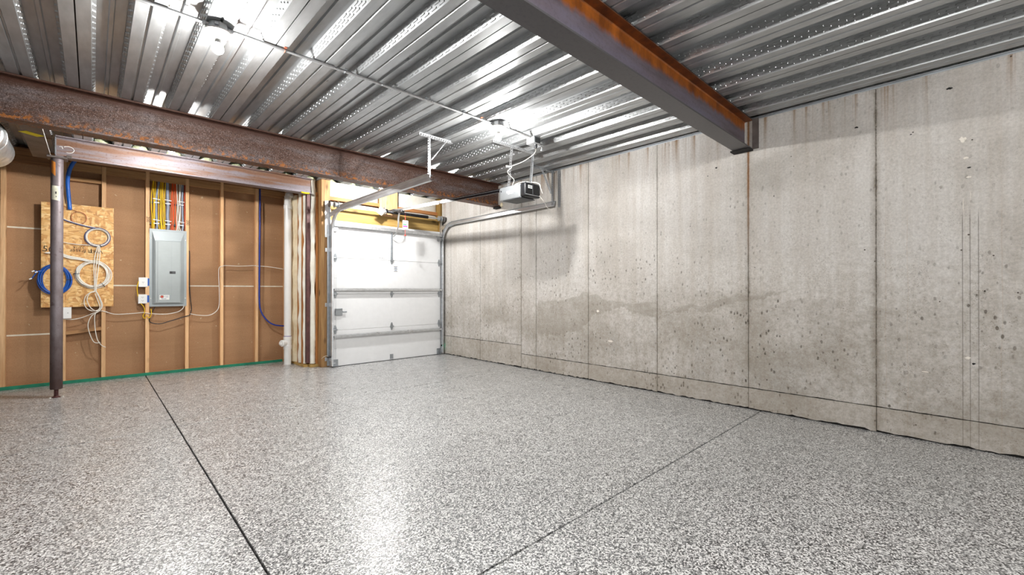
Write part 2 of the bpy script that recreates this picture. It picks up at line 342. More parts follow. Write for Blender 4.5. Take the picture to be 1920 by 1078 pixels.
# foam
g = G('spray_foam', .75, spec=.3); g.b.inputs['Subsurface Weight'].default_value = .0
c = g.ramp(g.noise(4, 5, .6), [(.3, s2l((214, 190, 150))), (.6, s2l((238, 226, 198)))]); g.base(c); g.bump(g.noise(16, 6, .65), .5, .008); M['foam'] = g.m
g = G('white_foam', .8, spec=.2); g.base(g.ramp(g.noise(5, 5), [(.3, s2l((226, 220, 202))), (.65, s2l((246, 244, 234)))])); g.bump(g.noise(12, 6, .65), .45, .01); M['foam_white'] = g.m
g = G('pale_batt', .9, spec=.1); g.base(g.ramp(g.noise(14, 6, .7), [(.3, s2l((120, 122, 92))), (.5, s2l((206, 212, 176))), (.7, s2l((244, 246, 226)))])); g.bump(g.noise(30, 6, .8), 1, .01); M['batt'] = g.m
plain('door_white', (232, 233, 234), .38, var=.02); plain('porcelain', (244, 244, 242), .25, coat=.5, var=.02)
plain('pvc_white', (236, 236, 234), .3, var=.02); plain('plastic_white', (238, 238, 236), .4, var=.02)
plain('cable_white', (236, 232, 222), .5, var=.04); plain('cable_yellow', (236, 192, 22), .45, var=.08); plain('cable_grey', (138, 148, 168), .45, var=.1)
plain('cable_orange', (226, 88, 28), .45, var=.08); plain('cable_black', (30, 30, 34), .45); plain('cable_blue', (10, 84, 176), .4, var=.1)
plain('pipe_blue', (28, 56, 150), .35); plain('pipe_blue_bright', (24, 96, 190), .35); plain('cable_red', (206, 62, 34), .5); plain('cable_navy', (70, 84, 138), .4)
plain('copper', (178, 98, 72), .35, .6); plain('tape_green', (20, 122, 92), .5, var=.2); plain('tape_white', (216, 208, 190), .6)
plain('panel_grey', (158, 166, 168), .42, .15, var=.03); plain('panel_door', (164, 171, 171), .4, .15, var=.03); plain('box_blue', (20, 80, 170), .5)
plain('black_plastic', (26, 27, 30), .4); plain('black_gloss', (14, 15, 18), .12); plain('opener_grey', (154, 158, 161), .35, .3, var=.03)
plain('opener_dark', (70, 72, 74), .5); plain('lens_white', (224, 226, 226), .3, var=.03); plain('ink', (52, 38, 26), .8); plain('ink_black', (36, 36, 38), .7)
plain('paper', (238, 238, 234), .7, var=.02); plain('label_old', (206, 204, 184), .7, var=.15); plain('paint_yellow', (222, 204, 24), .6); plain('paint_orange', (232, 146, 62), .6)
plain('chalk', (226, 226, 222), .9); plain('rope_red', (206, 74, 58), .6); plain('magenta', (208, 56, 168), .6); plain('green_ink', (30, 150, 110), .6)
plain('spring_black', (50, 50, 54), .4, .6); plain('strut_shadow', (120, 124, 124), .4, .6); plain('caulk', (206, 202, 192), .8); plain('purple_primer', (110, 90, 160), .5)
plain('wall_paint_grey', (176, 172, 166), .85); plain('brick_tan', (150, 110, 80), .8); plain('plaster', (232, 226, 216), .9)
g = G('foil_duct', .3, .85); g.base(g.ramp(g.noise(9, 4), [(.3, s2l((190, 194, 196))), (.7, s2l((236, 238, 238)))])); g.bump(g.vor(16), .6, .01); M['foil'] = g.m
def emit(name, col, k):
    g = G(name); g.b.inputs['Emission Color'].default_value = (*col, 1); g.b.inputs['Emission Strength'].default_value = k; g.b.inputs['Base Color'].default_value = (1, 1, 1, 1); g.m.cycles.emission_sampling = 'NONE'; M[name] = g.m
emit('bulb_glow', (1.0, .985, .96), 40); emit('led_green', (.05, 1, .6), 8)

# ================================================================== SETTING
XW, ZC = 4.60, 2.80
# floor: slab pieces with saw-cut control joints between them
fl = MB().box((-6, -5, -.2), (5.0, 8.2, -.022)).build('floor', M['groove_black']); tag(fl, kind='structure')
xs = [-6, .518, 4.66]; ys = [-5, 1.37, 4.59, 7.74]
jg = .0045
for i in range(2):
    for j in range(3):
        b = MB().box((xs[i]+jg, ys[j]+jg, -.022), (xs[i+1]-jg, ys[j+1]-jg, 0), .002)
        b.build('floor_slab', M['floor'], fl)
# concrete wall of form-cast panels
wr = MB().box((XW+.014, -5, -.05), (XW+.26, 8.0, ZC-.012)).build('wall_right', M['groove_black']); tag(wr, kind='structure')
def panel(name, y0, y1, z0, z1, m, seed, rag=0):
    """a cast face with uneven edges; a ragged lower edge where asked"""
    rnd = random.Random(seed); b = MB(); n = 26; N = []
    for i in range(n+1):
        t = y0+(y1-y0)*i/n
        N.append((t, z0+(rnd.random()*rag if rag else 0), z1-(rnd.random()*.003)))
    e = .0015+rnd.random()*.0025
    yy = [y0+e]+[q[0] for q in N[1:-1]]+[y1-e]
    vs = []; fs = []
    for (t, a, c), y in zip(N, yy):
        ed = .003 if (t == y0 or t == y1) else 0
        vs += [(XW+ed, y, a+.002), (XW+ed, y, c), (XW+.014, y, a), (XW+.014, y, c)]
    for i in range(n):
        k = i*4; fs += [(k, k+1, k+5, k+4), (k+1, k+3, k+7, k+5), (k, k+4, k+6, k+2)]
    k = n*4; fs += [(0, 2, 3, 1), (k, k+1, k+3, k+2)]
    b.add(vs, fs); return b.build(name, m, wr)
PY = [7.9, 6.35, 5.541, 4.589, 4.287, 3.372, 2.426, 1.477, .519, -.44, -1.4, -2.35, -3.3, -4.9]
for i in range(len(PY)-1):
    y1, y0 = PY[i], PY[i+1]; zc = .332 if y0 > 4.5 else .205
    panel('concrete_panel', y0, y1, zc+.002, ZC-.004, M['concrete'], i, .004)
    panel('footing_band', y0, y1, .004, zc-.001, M['concrete_footing'], 50+i, .016)
# crumbly concrete fins squeezed out along the two nearest joints
for yj, zs in ((.519, (.3, 2.7)), (1.477, (.25, 2.2))):
    b = MB(); z = zs[0]; rnd = random.Random(int(yj*100))
    while z < zs[1]:
        h = .006+rnd.random()*.02
        if noise.noise((yj, z*2.2, 0)) > -.15:
            y = yj+rnd.uniform(-.006, .006); r = .0015+rnd.random()*.0035
            b.add([(XW-.0005, y-r, z), (XW-.0005, y+r, z), (XW-.0005, y, z+h), (XW-.0005-r*.9, y, z+h*.4)], [(0, 1, 3), (1, 2, 3), (2, 0, 3)])
        z += h*.7
    o = b.build('concrete_fin', M['concrete_footing'], wr); o['kind'] = 'stuff'
# smears of patching plaster and small holes
for (px, py, wd, ht, sd) in ((1805, 262, .045, .05, 1), (1811, 296, .028, .02, 2), (1816, 332, .03, .012, 3), (1806, 384, .006, .11, 8), (1820, 366, .004, .08, 9), (1121, 583, .05, .03, 4), (1145, 640, .08, .03, 5), (1815, 671, .03, .02, 6), (1735, 697, .05, .01, 7)):
    p = at(px, py, 'x', XW); rnd = random.Random(sd); n = 14
    vs = [(XW-.002, p.y+math.cos(2*PI*k/n)*wd/2*rnd.uniform(.5, 1.2), p.z+math.sin(2*PI*k/n)*ht/2*rnd.uniform(.5, 1.2)) for k in range(n)]
    vs += [(XW+.0005, v[1], v[2]) for v in vs]
    MB().add(vs, [tuple(range(n))]+[(k, (k+1) % n, n+(k+1) % n, n+k) for k in range(n)]).build('plaster_patch', M['plaster'], wr)
for (px, py, r, sd) in ((1343, 315, .013, 1), (1327, 330, .006, 2), (1818, 314, .01, 3), (1606, 239, .012, 4), (1712, 248, .006, 5), (1708, 252, .006, 6), (1780, 166, .014, 7), (1826, 682, .012, 8)):
    p = at(px, py, 'x', XW); rnd = random.Random(sd+20); n = 9
    vs = [(XW-.0012, p.y+math.cos(2*PI*k/n)*r*rnd.uniform(.6, 1.5), p.z+math.sin(2*PI*k/n)*r*.6*rnd.uniform(.6, 1.3)) for k in range(n)]
    vs += [(XW+.0005, v[1], v[2]) for v in vs]
    MB().add(vs, [tuple(range(n))]+[(k, (k+1) % n, n+(k+1) % n, n+k) for k in range(n)]).build('void_hole', M['groove_black'], wr)
# seat angle under the deck along the concrete wall
b = MB(); b.box((XW-.035, -4.9, ZC-.003), (XW+.014, 7.8, ZC+.001)); b.box((XW-.004, -4.9, ZC-.012), (XW-.001, 7.8, ZC)); 
b.build('trim_1', M['galv_dark'])['kind'] = 'structure'
# walls out of view
o = MB().box((-6.2, -5, 0), (-6, 8, 2.9)).build('wall_left', M['wall_paint_grey']); tag(o, kind='structure')
o = MB().box((-6, -5.2, 0), (4.9, -5, 2.9)).build('wall_near', M['wall_paint_grey']); tag(o, kind='structure')

# ceiling: concrete above, corrugated composite deck sheets below
ce = MB().box((-6.2, -5.2, ZC+.078), (5, 8.1, ZC+.2)).build('ceiling', M['steel_grey']); tag(ce, kind='structure')
PIT_, DEP = .3233, .066
prof = []
for i in range(3):
    x = i*PIT_
    if i == 0: prof += [(x+.0035, .014), (x+.0035, 0)]
    else: prof += [(x-.009, 0), (x-.004, .010), (x+.004, .010), (x+.009, 0)]
    prof += [(x+.070, 0), (x+.092, DEP), (x+.146, DEP), (x+.152, DEP-.014), (x+.171, DEP-.014), (x+.177, DEP), (x+PIT_-.092, DEP), (x+PIT_-.070, 0)]
prof += [(3*PIT_-.0035, 0), (3*PIT_-.0035, .014)]
SL = 3*PIT_
def sheet_mesh():
    b = MB(); n = len(prof); Y0, Y1 = -5, 7.95
    b.add([(x, y, z) for y in (Y0, Y1) for x, z in prof], [(k, k+1, n+k+1, n+k) for k in range(n-1)])
    return b
def emboss_mesh():
    b = MB()
    for i in range(3):
        for side in (1, -1):
            for row, t in enumerate((.24, .5, .76)):
                x0 = i*PIT_+(.070 if side > 0 else PIT_-.070); dx = .022*side
                cxx, czz = x0+dx*t, DEP*t; L = math.hypot(dx, DEP); ux, uz = dx/L, DEP/L
                nx, nz = (uz, -ux) if side > 0 else (-uz, ux)
                if nz > 0: nx, nz = -nx, -nz
                y = -1.2+(row % 2)*.04
                while y < 7.6:
                    l = .052; hw = .0056; h = .0046
                    a = [(cxx-ux*hw, y, czz-uz*hw), (cxx+ux*hw, y, czz+uz*hw), (cxx+ux*hw, y+l, czz+uz*hw), (cxx-ux*hw, y+l, czz-uz*hw)]
                    s_ = .5
                    d = [(cxx-ux*hw*s_+nx*h, y+.004, czz-uz*hw*s_+nz*h), (cxx+ux*hw*s_+nx*h, y+.004, czz+uz*hw*s_+nz*h),
                         (cxx+ux*hw*s_+nx*h, y+l-.004, czz+uz*hw*s_+nz*h), (cxx-ux*hw*s_+nx*h, y+l-.004, czz-uz*hw*s_+nz*h)]
                    b.add(a+d, [(4, 5, 6, 7), (0, 1, 5, 4), (1, 2, 6, 5), (2, 3, 7, 6), (3, 0, 4, 7)])
                    y += .08
    return b
sh = sheet_mesh().build('deck_sheet', M['deck_steel'], ce, loc=(-.08-SL, 0, ZC)); 
em = emboss_mesh().build('web_embossing', M['deck_steel'], sh); em['kind'] = 'stuff'
for k in range(-6, 5):
    if k == -1: continue
    x = -.08+SL*k
    s_ = sh.copy(); C.objects.link(s_); s_.location = (x, 0, ZC)
    if k == 4: s_.scale.x = 1.0
    if k >= -2:
        e_ = em.copy(); C.objects.link(e_); e_.parent = s_
# weld spatter and burrs where the conduit straps and laps were fixed
# pale batt insulation plugs stuffed in the flutes over the back beam and the door wall
def lump(seed, sx, sy, sz, n=10):
    b = MB(); vs = []; fs = []
    for i in range(n+1):
        for j in range(n):
            th = PI*i/n; ph = 2*PI*j/n; p = Vector((math.sin(th)*math.cos(ph), math.sin(th)*math.sin(ph), math.cos(th)))
            k = 1+.28*noise.noise(p*2.2+Vector((seed*3.1, seed, 0)))
            vs.append((max(-1, min(1, p.x*1.35))*sx*k, p.y*sy*k, max(-1, min(1, p.z*1.3))*sz*k))
    for i in range(n):
        for j in range(n): fs.append((i*n+j, i*n+(j+1) % n, (i+1)*n+(j+1) % n, (i+1)*n+j))
    return b.add(vs, fs)
pl = [lump(q, .075, .10, .034).build('flute_insulation', M['batt'], ce, smooth=2) for q in range(3)]
for i in range(15):
    x = -.08+PIT_*i+PIT_/2
    for yy in (6.86,):
        o = pl[i] if i < 3 else pl[i % 3].copy()
        if i >= 3: C.objects.link(o)
        o.location = (x, yy+random.uniform(-.03, .03), ZC+.030); o.rotation_euler = (0, 0, random.uniform(-.3, .3))

# ================================================================== BACK STUD WALL
YS = 7.62
wb = MB().box((-6, YS+.105, 0), (2.5, YS+.3, 2.88)).build('wall_back', M['pine_dark']); tag(wb, kind='structure')
def seam(x0, z0, x1, z1): MB().bar((x0, YS+.0885, z0), (x1, YS+.0885, z1), .018, .002).build('seam_tape', M['tape_white'], wb)
studx = [-2.2, -1.25, -.763, -.275, .082, .512, .945, 1.362, 1.822, 2.24]
vz = [0.03, .617, 1.883, 2.72]
segs = [(-3, .10, (.03, .617, 1.883, 2.75)), (.10, 2.42, (.03, 1.208, 2.75))]
for x0, x1, zs in segs:
    for a, c in zip(zs, zs[1:]):
        MB().box((x0+.001, YS+.091, a+.002), (x1-.001, YS+.105, c-.002)).build('sheathing_board', M['sheath'], wb)
for i, x in enumerate(studx):
    MB().box((x, YS, .036), (x+.04, YS+.09, 2.80 if i % 2 else 2.72), .0015).build('stud', M['pine_stud'], wb)
b = MB().box((-3, YS+.001, 0), (2.3, YS+.091, .036), .002).build('bottom_plate', M['pine_plate'], wb)
MB().box((-3, YS-.002, .001), (2.21, YS+.001, .040)).build('green_tape', M['tape_green'], wb, label='green masking tape along the foot of the wall')
for i in range(len(studx)-1):
    x0, x1 = studx[i]+.041, studx[i+1]-.001
    MB().box((x0, YS+.004, 2.628), (x1, YS+.044, 2.72), .0015).build('top_blocking', M['pine_plate'] if i > 2 else M['pine_dark'], wb)
MB().box((-3, YS+.002, 2.722), (2.42, YS+.09, 2.81), .001).build('top_plate', M['pine_dark'], wb)
MB().box((studx[3]+.041, YS+.02, 2.50), (studx[4]-.001, YS+.06, 2.545), .001).build('fire_block', M['pine_plate'], wb)
MB().bar((studx[3]+.041, YS+.03, .62), (studx[4]-.001, YS+.03, .66), .04, .06).build('fire_block', M['pine_plate'], wb)
seam(-.72, 1.883, -.28, 1.883); seam(-.72, .617, -.28, .617)
for x0, x1 in ((.125, .51), (.985, 1.36), (1.402, 1.82), (1.862, 2.24)): seam(x0, 1.208, x1, 1.208)
for sx_ in (.515, .948):   # felt-pen numbers on the two studs beside the panel
    text('pen_number', '200', M['ink'], .05, (sx_+.022, YS-.0006, 2.10), (PI/2, PI/2, 0), wb, .0003)

# return wall between stud wall and door, packed with foam
wt = MB().box((2.34, 6.86, 0), (2.60, YS+.1, 2.80)).build('wall_return', M['orange_stud']); tag(wt, kind='structure')
def foam_strip(name, m, a, bb, out, bulge, z0, z1, seed, parent, nz=60, nx=7, wob=.02):
    """a bulging vertical bead of foam between plan points a and bb, bulging along out"""
    a, bb, out = Vector(a), Vector(bb), Vector(out); vs = []; fs = []
    for k in range(nz+1):
        z = z0+(z1-z0)*k/nz
        w0 = noise.noise((seed, z*3, 0))*wob+noise.noise((seed, z*14, 3))*wob*.4; w1 = noise.noise((seed+9, z*3, 0))*wob+noise.noise((seed+9, z*13, 3))*wob*.4
        for i in range(nx):
            t = i/(nx-1); d = (bb-a); L = d.length; dn = d/L
            p = a+d*t+dn*(w0*(1-t)+w1*t)
            h = math.sin(PI*t)**.6*(bulge+.45*bulge*noise.noise((seed+4, z*5, t*2)))-.002
            vs.append((p.x+out.x*h, p.y+out.y*h, z))
    for k in range(nz):
        for i in range(nx-1): q = k*nx+i; fs.append((q, q+1, q+nx+1, q+nx))
    # solid back so the bead has thickness
    n = len(vs); vs += [(v[0]-out.x*.0, v[1]-out.y*.0, v[2]) for v in (vs[0], vs[nx-1], vs[-nx], vs[-1])]
    return MB().add(vs, fs).build(name, m, parent, smooth=2)
foam_strip('spray_foam', M['foam'], (2.335, 7.55), (2.335, 7.105), (-1, 0), .085, .04, 2.62, 1, wt)
foam_strip('spray_foam', M['foam_white'], (2.335, 7.095), (2.335, 6.955), (-1, 0), .075, .05, 2.66, 5, wt, wob=.035)
foam_strip('spray_foam', M['foam_white'], (2.335, 6.935), (2.325, 6.85), (-1, 0), .05, .05, 2.66, 8, wt)
MB().box((2.272, 7.09, .04), (2.34, 7.115, 2.62)).build('stud', M['orange_stud'], wt)
MB().box((2.278, 6.935, .04), (2.34, 6.957, 2.68)).build('stud', M['orange_stud'], wt)
MB().box((2.275, 6.84, 0), (2.36, 7.45, .04), .002).build('bottom_plate', M['treated_wood'], wt)
MB().box((2.335, 6.745, 0), (2.462, 6.86, .042), .002).build('bottom_plate', M['treated_wood'], wt)
MB().box((2.30, 6.79, .06), (2.352, 6.86, 2.58), .006).build('corner_column', M['maroon_steel'], wt, label='maroon painted steel column buried in foam')
foam_strip('spray_foam', M['foam_white'], (2.352, 6.80), (2.425, 6.785), (0, -1), .03, .05, 2.80, 12, wt)
MB().box((2.425, 6.765, .042), (2.452, 6.86, 2.62)).build('trim_board', M['orange_stud'], wt)

# far wall around the garage door
YD = 6.56
wf = MB().box((2.44, 6.78, 2.14), (XW, 6.9, 2.80)).build('wall_far', M['pine_dark']); tag(wf, kind='structure')
MB().box((2.455, 6.64, 0), (2.585, 6.80, 2.80), .004).build('timber_post', M['post_wood'], wf)
MB().box((4.545, 6.62, 0), (4.598, 6.80, 2.80), .003).build('timber_post', M['treated_post'], wf)
MB().box((2.585, 6.67, 2.14), (4.545, 6.72, 2.43), .003).build('header_beam', M['treated_wood'], wf)
MB().box((3.40, 6.655, 2.37), (3.72, 6.70, 2.80), .003).build('centre_pad', M['pine_stud'], wf)
foam_strip('spray_foam', M['foam_white'], (2.60, 6.735), (3.40, 6.735), (0, -1), .03, 2.56, 2.80, 21, wf, nz=16, nx=24)
foam_strip('spray_foam', M['foam_white'], (3.72, 6.735), (4.54, 6.735), (0, -1), .03, 2.56, 2.80, 24, wf, nz=16, nx=24)
foam_strip('spray_foam', M['foam_white'], (2.60, 6.735), (3.40, 6.735), (0, -1), .025, 2.43, 2.50, 27, wf, nz=8, nx=24)
foam_strip('spray_foam', M['foam_white'], (3.72, 6.735), (4.54, 6.735), (0, -1), .025, 2.43, 2.50, 28, wf, nz=8, nx=24)
MB().bar((2.59, 6.70, 2.545), (3.40, 6.70, 2.545), .055, .035).build('trim_board', M['orange_wood'], wf)
MB().bar((3.72, 6.70, 2.535), (4.54, 6.70, 2.535), .055, .035).build('trim_board', M['orange_wood'], wf)
MB().box((2.585, 6.60, 0), (2.60, 6.68, 2.14)).build('door_stop', M['orange_stud'], wf)
MB().box((4.528, 6.60, 0), (4.545, 6.68, 2.14)).build('door_stop', M['orange_stud'], wf)

# garage door, four sections
DX0, DX1 = 2.595, 4.525
d1 = empty('door_1', (0, 0, 0)); tag(d1, kind='structure')
zs = [.004, .545, 1.09, 1.635, 2.165]
for a, c in zip(zs, zs[1:]):
    MB().box((DX0, YD, a+.0015), (DX1, YD+.045, c-.0015), .003).build('door_section', M['door_white'], d1)
MB().box((DX0-.02, YD+.05, 0), (DX1+.02, YD+.06, 2.2)).build('door_backing', M['door_white'], d1)
def strut(z, h=.048, flip=1):
    b = MB(); y = YD; p = [(y, z-h/2), (y-.006, z-h/2), (y-.006, z-h*.28), (y-.05, z-h*.28), (y-.05, z+h*.28), (y-.006, z+h*.28), (y-.006, z+h/2), (y, z+h/2),
                           (y, z+h*.28-.003), (y-.047, z+h*.28-.003), (y-.047, z-h*.28+.003), (y, z-h*.28+.003)]
    return b.ext(p, (DX0+.005, DX1-.005), 'x').build('strut', M['galvanized'], d1)
strut(2.125, .075); strut(1.155); strut(.452)
def hinge(x, z, s=1.0, top=False):
    b = MB(); y = YD-.001
    for sg in (1, -1):
        b.ext([(x-.026*s, z), (x-.02*s, z+sg*.03*s), (x-.009*s, z+sg*.062*s), (x+.009*s, z+sg*.062*s), (x+.02*s, z+sg*.03*s), (x+.026*s, z)], (y, y-.004), 'y')
    b.tube([(x-.03*s, y-.014, z), (x+.034*s, y-.014, z)], .008, 8)
    b.box((x-.02*s, y-.022, z-.012), (x+.02*s, y-.003, z+.012))
    h = b.build('hinge', M['galv_dark'], d1); return h
HX = (DX0+.035, 3.56, DX1-.035)
for x in HX:
    for z in (.545, 1.09, 1.635): hinge(x, z+(.012 if z < 1 else 0))
def roller(x0, x1, z, nm='roller'):
    b = MB(); b.tube([(x0, YD-.03, z), (x1, YD-.03, z)], .005, 8); b.lathe([(.006, -.006), (.022, -.006), (.022, .006), (.006, .006)], (x1, YD-.03, z), 16, 'x'); return b.build(nm, M['galvanized'], d1)
for z in (.06, .555, 1.09, 1.635, 2.07):
    roller(DX0+.03, DX0-.028, z); roller(DX1-.03, DX1+.018, z)
for x in (DX0+.035, DX1-.035):  # top and bottom corner brackets
    b = MB().box((x-.035, YD-.003, 2.02), (x+.035, YD, 2.09)); b.box((x-.03, YD-.035, 2.055), (x+.03, YD-.003, 2.07)); b.box((x-.03, YD-.03, 2.03), (x+.03, YD-.026, 2.085)); b.build('top_bracket', M['galvanized'], d1)
    b = MB().box((x-.045, YD-.004, .01), (x+.045, YD, .11)); b.box((x-.045, YD-.04, .01), (x-.04, YD, .09)); b.box((x-.045, YD-.04, .01), (x+.045, YD-.002, .016)); b.build('bottom_bracket', M['galv_dark'], d1)
b = MB().box((HX[1]-.03, YD-.004, .02), (HX[1]+.03, YD, .10), .001); b.box((HX[1]-.015, YD-.006, .04), (HX[1]+.015, YD-.003, .055)); b.build('lift_handle', M['galv_dark'], d1)
# operator reinforcement angle down the top section
b = MB(); b.box((HX[1]-.003, YD-.03, 1.66), (HX[1], YD, 2.10))
for k in range(20): b.box((HX[1]-.018, YD-.004, 1.665+k*.022), (HX[1]-.003, YD-.001, 1.677+k*.022))
b.box((HX[1]-.02, YD-.004, 1.66), (HX[1]-.016, YD-.001, 2.10)); b.build('operator_angle', M['galv_dark'], d1)
# slide lock
b = MB().box((2.625, YD-.024, .765), (2.735, YD-.001, .875), .005); b.build('slide_lock', M['opener_grey'], d1)
lk = MB().box((2.735, YD-.03, .812), (2.80, YD-.014, .830), .003); lk.box((2.64, YD-.03, .86), (2.72, YD-.02, .868)); lk.build('lock_bolt', M['galv_dark'], d1)
for k, z in enumerate((1.535, 1.50, 1.46)):
    MB().box((3.60, YD-.0012, z-.004), (3.665, YD, z+.004)).build('warning_print', M['ink_black'], d1)
for k, z in enumerate((1.517, 1.48)):
    MB().box((3.61, YD-.0012, z-.006), (3.655, YD, z+.006)).build('warning_print', M['cable_grey'], d1)
text('maker_print', 'AR 4050', M['ink_black'], .030, (3.385, YD-.0008, 1.665), (PI/2, 0, 0), d1, .0003)
for x in (DX0+.03, DX0+.05):
    for z in (1.33, .27, .82): MB().lathe([(.003, -.002), (.003, 0)], (x, YD, z), 8, 'y').build('rivet', M['ink_black'], d1)
MB().box((DX0, YD-.01, 0), (DX1, YD+.03, .006)).build('bottom_seal', M['black_plastic'], d1)

# ================================================================== STEEL BEAMS AND COLUMN
def ibeam(name, x0, x1, yc, z0, z1, fwid, tf, tw, mat, axis='x', loc=None):
    b = MB(); h = z1-z0
    p = [(-fwid/2, 0), (fwid/2, 0), (fwid/2, tf), (tw/2+.008, tf), (tw/2, tf+.008), (tw/2, h-tf-.008), (tw/2+.008, h-tf), (fwid/2, h-tf), (fwid/2, h), (-fwid/2, h), (-fwid/2, h-tf), (-tw/2-.008, h-tf), (-tw/2, h-tf-.008), (-tw/2, tf+.008), (-tw/2-.008, tf), (-fwid/2, tf)]
    b.ext([(q[0], q[1]) for q in p], (x0, x1), 'x' if axis == 'x' else 'y')
    return b
def seg_ibeam(name, x0, x1, yc, z0, z1, fwid, tf, tw, mat, lab):
    root = empty(name, (0, yc, z0), label=lab, cat='steel beam')
    ibeam('', x0, x1, 0, 0, z1-z0, fwid, tf, tw, mat).build('i_section', mat, root)
    return root
b1 = seg_ibeam('steel_beam', -5.9, XW, 5.10, 2.452, 2.798, .155, .014, .009, M['beam_rust'], 'rust-speckled brown I-beam crossing the left half of the ceiling')
b2 = seg_ibeam('steel_beam', -5.9, XW, 1.512, 2.508, 2.798, .15, .012, .008, M['beam_blue'], 'near dark grey-blue I-beam with orange rust under its top flange')
b3 = seg_ibeam('steel_beam', -.29, 2.345, 6.775, 2.575, 2.798, .145, .010, .007, M['beam_brown'], 'short shiny brown I-beam over the electrical panel wall')
# end plate and bearing plate of the near beam, bearing of the rusty beam
MB().box((XW-.012, -.13, .0), (XW-.0, -.075, .29)).build('end_plate', M['steel_grey'], b2)
MB().box((XW-.10, -.08, -.014), (XW, .095, -.001)).build('bearing_plate', M['groove_black'], b2)
MB().box((XW-.06, -.07, -.03), (XW, .05, -.001)).build('bearing_plate', M['groove_black'], b1)
foam = lump(5, .02, .022, .03).build('foam_dab', M['foam'], b1, smooth=2); foam.location = (XW-.015, -.095, .02)
# drips of rust crust along beam 1 foot
b = MB(); rnd = random.Random(4)
for k in range(700):
    x = rnd.uniform(-1.5, 4.55); z = .015+abs(rnd.gauss(0, .022)); r = rnd.uniform(.001, .0026)
    if noise.noise((x*2.5, 0, 0)) < -.12: continue
    b.add([(x-r, -.0046, z-r), (x+r, -.0046, z-r), (x, -.0046, z+r*1.6), (x, -.0075, z)], [(0, 1, 3), (1, 2, 3), (2, 0, 3)])
plain('rust_orange', (186, 112, 36), .8, var=.3)
o = b.build('rust_blister', M['rust_orange'], b1); o['kind'] = 'stuff'
# stub beam from the column to the rusty beam
b4 = empty('steel_beam', (-.395, 0, 2.575), label='stub girder with a yellow paint stripe on its underside', cat='steel beam')
ibeam('', 5.19, 6.90, 0, 0, .222, .142, .010, .008, None, axis='y').build('i_section', M['steel_grey'], b4)
MB().bar((-.066, 5.86, -.0012), (.045, 5.95, -.0012), .085, .002, (0, 1, 0)).build('paint_stripe', M['paint_yellow'], b4, label='yellow paint stripe')
MB().box((.068, 5.2, -.002), (.0722, 6.75, .004)).build('flange_edge', M['chalk'], b4)
# bolted end angle and chalk mark on beam 3
MB().box((-.292, -.09, .012), (-.284, .05, .20)).build('end_plate', M['galv_dark'], b3)
pts = [(-.215+.045*math.cos(t), -.0055, .10+.035*math.sin(t)) for t in [PI*.75-k*PI*1.35/12 for k in range(13)]]
MB().tube([Vector(p)+Vector((.02, 0, .0)) for p in pts], .0028, 5).build('chalk_mark', M['chalk'], b3, label='white chalk scrawl on the web')
MB().tube([(-.262, -.0055, .12), (-.245, -.0055, .125), (-.237, -.0055, .10)], .0028, 5).build('chalk_mark', M['chalk'], b3, label='white chalk scrawl on the web')
b = MB(); b.box((-.205, -.095, -.012), (-.165, -.055, .022), .002); b.box((-.205, -.07, .010), (-.165, -.04, .02)); b.build('flange_clip', M['steel_grey'], b3)
cl = MB().tube(spline([(2.19, -.08, -.003), (2.24, -.085, -.008), (2.30, -.085, -.004)], 5), .012, 8).build('paint_blob', M['paint_yellow'], b3, label='yellow paint dab at the beam end')

COLX, COLY = -.278, 6.75
co = empty('steel_column', (COLX, COLY, 0), label='round dark steel pipe column with a screw jack foot', cat='column')
MB().lathe([(.0485, .09), (.0495, .10), (.0495, 2.548), (.0485, 2.552)], n=28).build('pipe', M['column'], co, smooth=True)
b = MB(); b.lathe([(.017, .012), (.017, .09)], n=12)
for k in range(9): b.lathe([(.017, .015+k*.008), (.0195, .018+k*.008), (.017, .021+k*.008)], n=12)
b.build('screw_jack', M['maroon_steel'], co)
MB().lathe([(.034, .0), (.034, .006), (.022, .014), (.018, .014)], n=16).build('foot_plate', M['maroon_steel'], co)
b = MB(); b.lathe([(.009, .0), (.009, .008), (.004, .011)], c=(-.045, -.02, 0), n=8); b.lathe([(.009, .0), (.009, .008), (.004, .011)], c=(.052, -.015, 0), n=8); b.build('anchor_bolt', M['caulk'], co)
MB().box((-.075, -.07, 2.552), (.08, .09, 2.572), .002).build('cap_plate', M['steel_grey'], co)
def wrap(z0, z1, a0, a1, r, nm, m, slant=0, lab=None):
    n = 14; vs = []
    for k in range(n+1):
        a = a0+(a1-a0)*k/n; s_ = slant*k/n
        for z in (z0+s_, z1+s_*.6): vs += [(r*math.cos(a), r*math.sin(a), z), ((r-.001)*math.cos(a), (r-.001)*math.sin(a), z)]
    fs = []
    for k in range(n): q = k*4; fs += [(q, q+4, q+6, q+2), (q+1, q+3, q+7, q+5), (q, q+1, q+5, q+4), (q+2, q+6, q+7, q+3)]
    fs += [(0, 2, 3, 1), (n*4, n*4+1, n*4+3, n*4+2)]
    return MB().add(vs, fs).build(nm, m, co, label=lab)
wrap(2.11, 2.26, math.radians(222), math.radians(300), .0508, 'paper_label', M['label_old'], -.01, 'torn white paper label')
wrap(2.17, 2.195, math.radians(258), math.radians(268), .0514, 'label_print', M['ink_black']); wrap(2.135, 2.15, math.radians(262), math.radians(268), .0514, 'label_print', M['ink_black'])
wrap(2.40, 2.53, math.radians(215), math.radians(258), .0506, 'paint_patch', M['paint_orange'], -.04, 'orange paint patch')

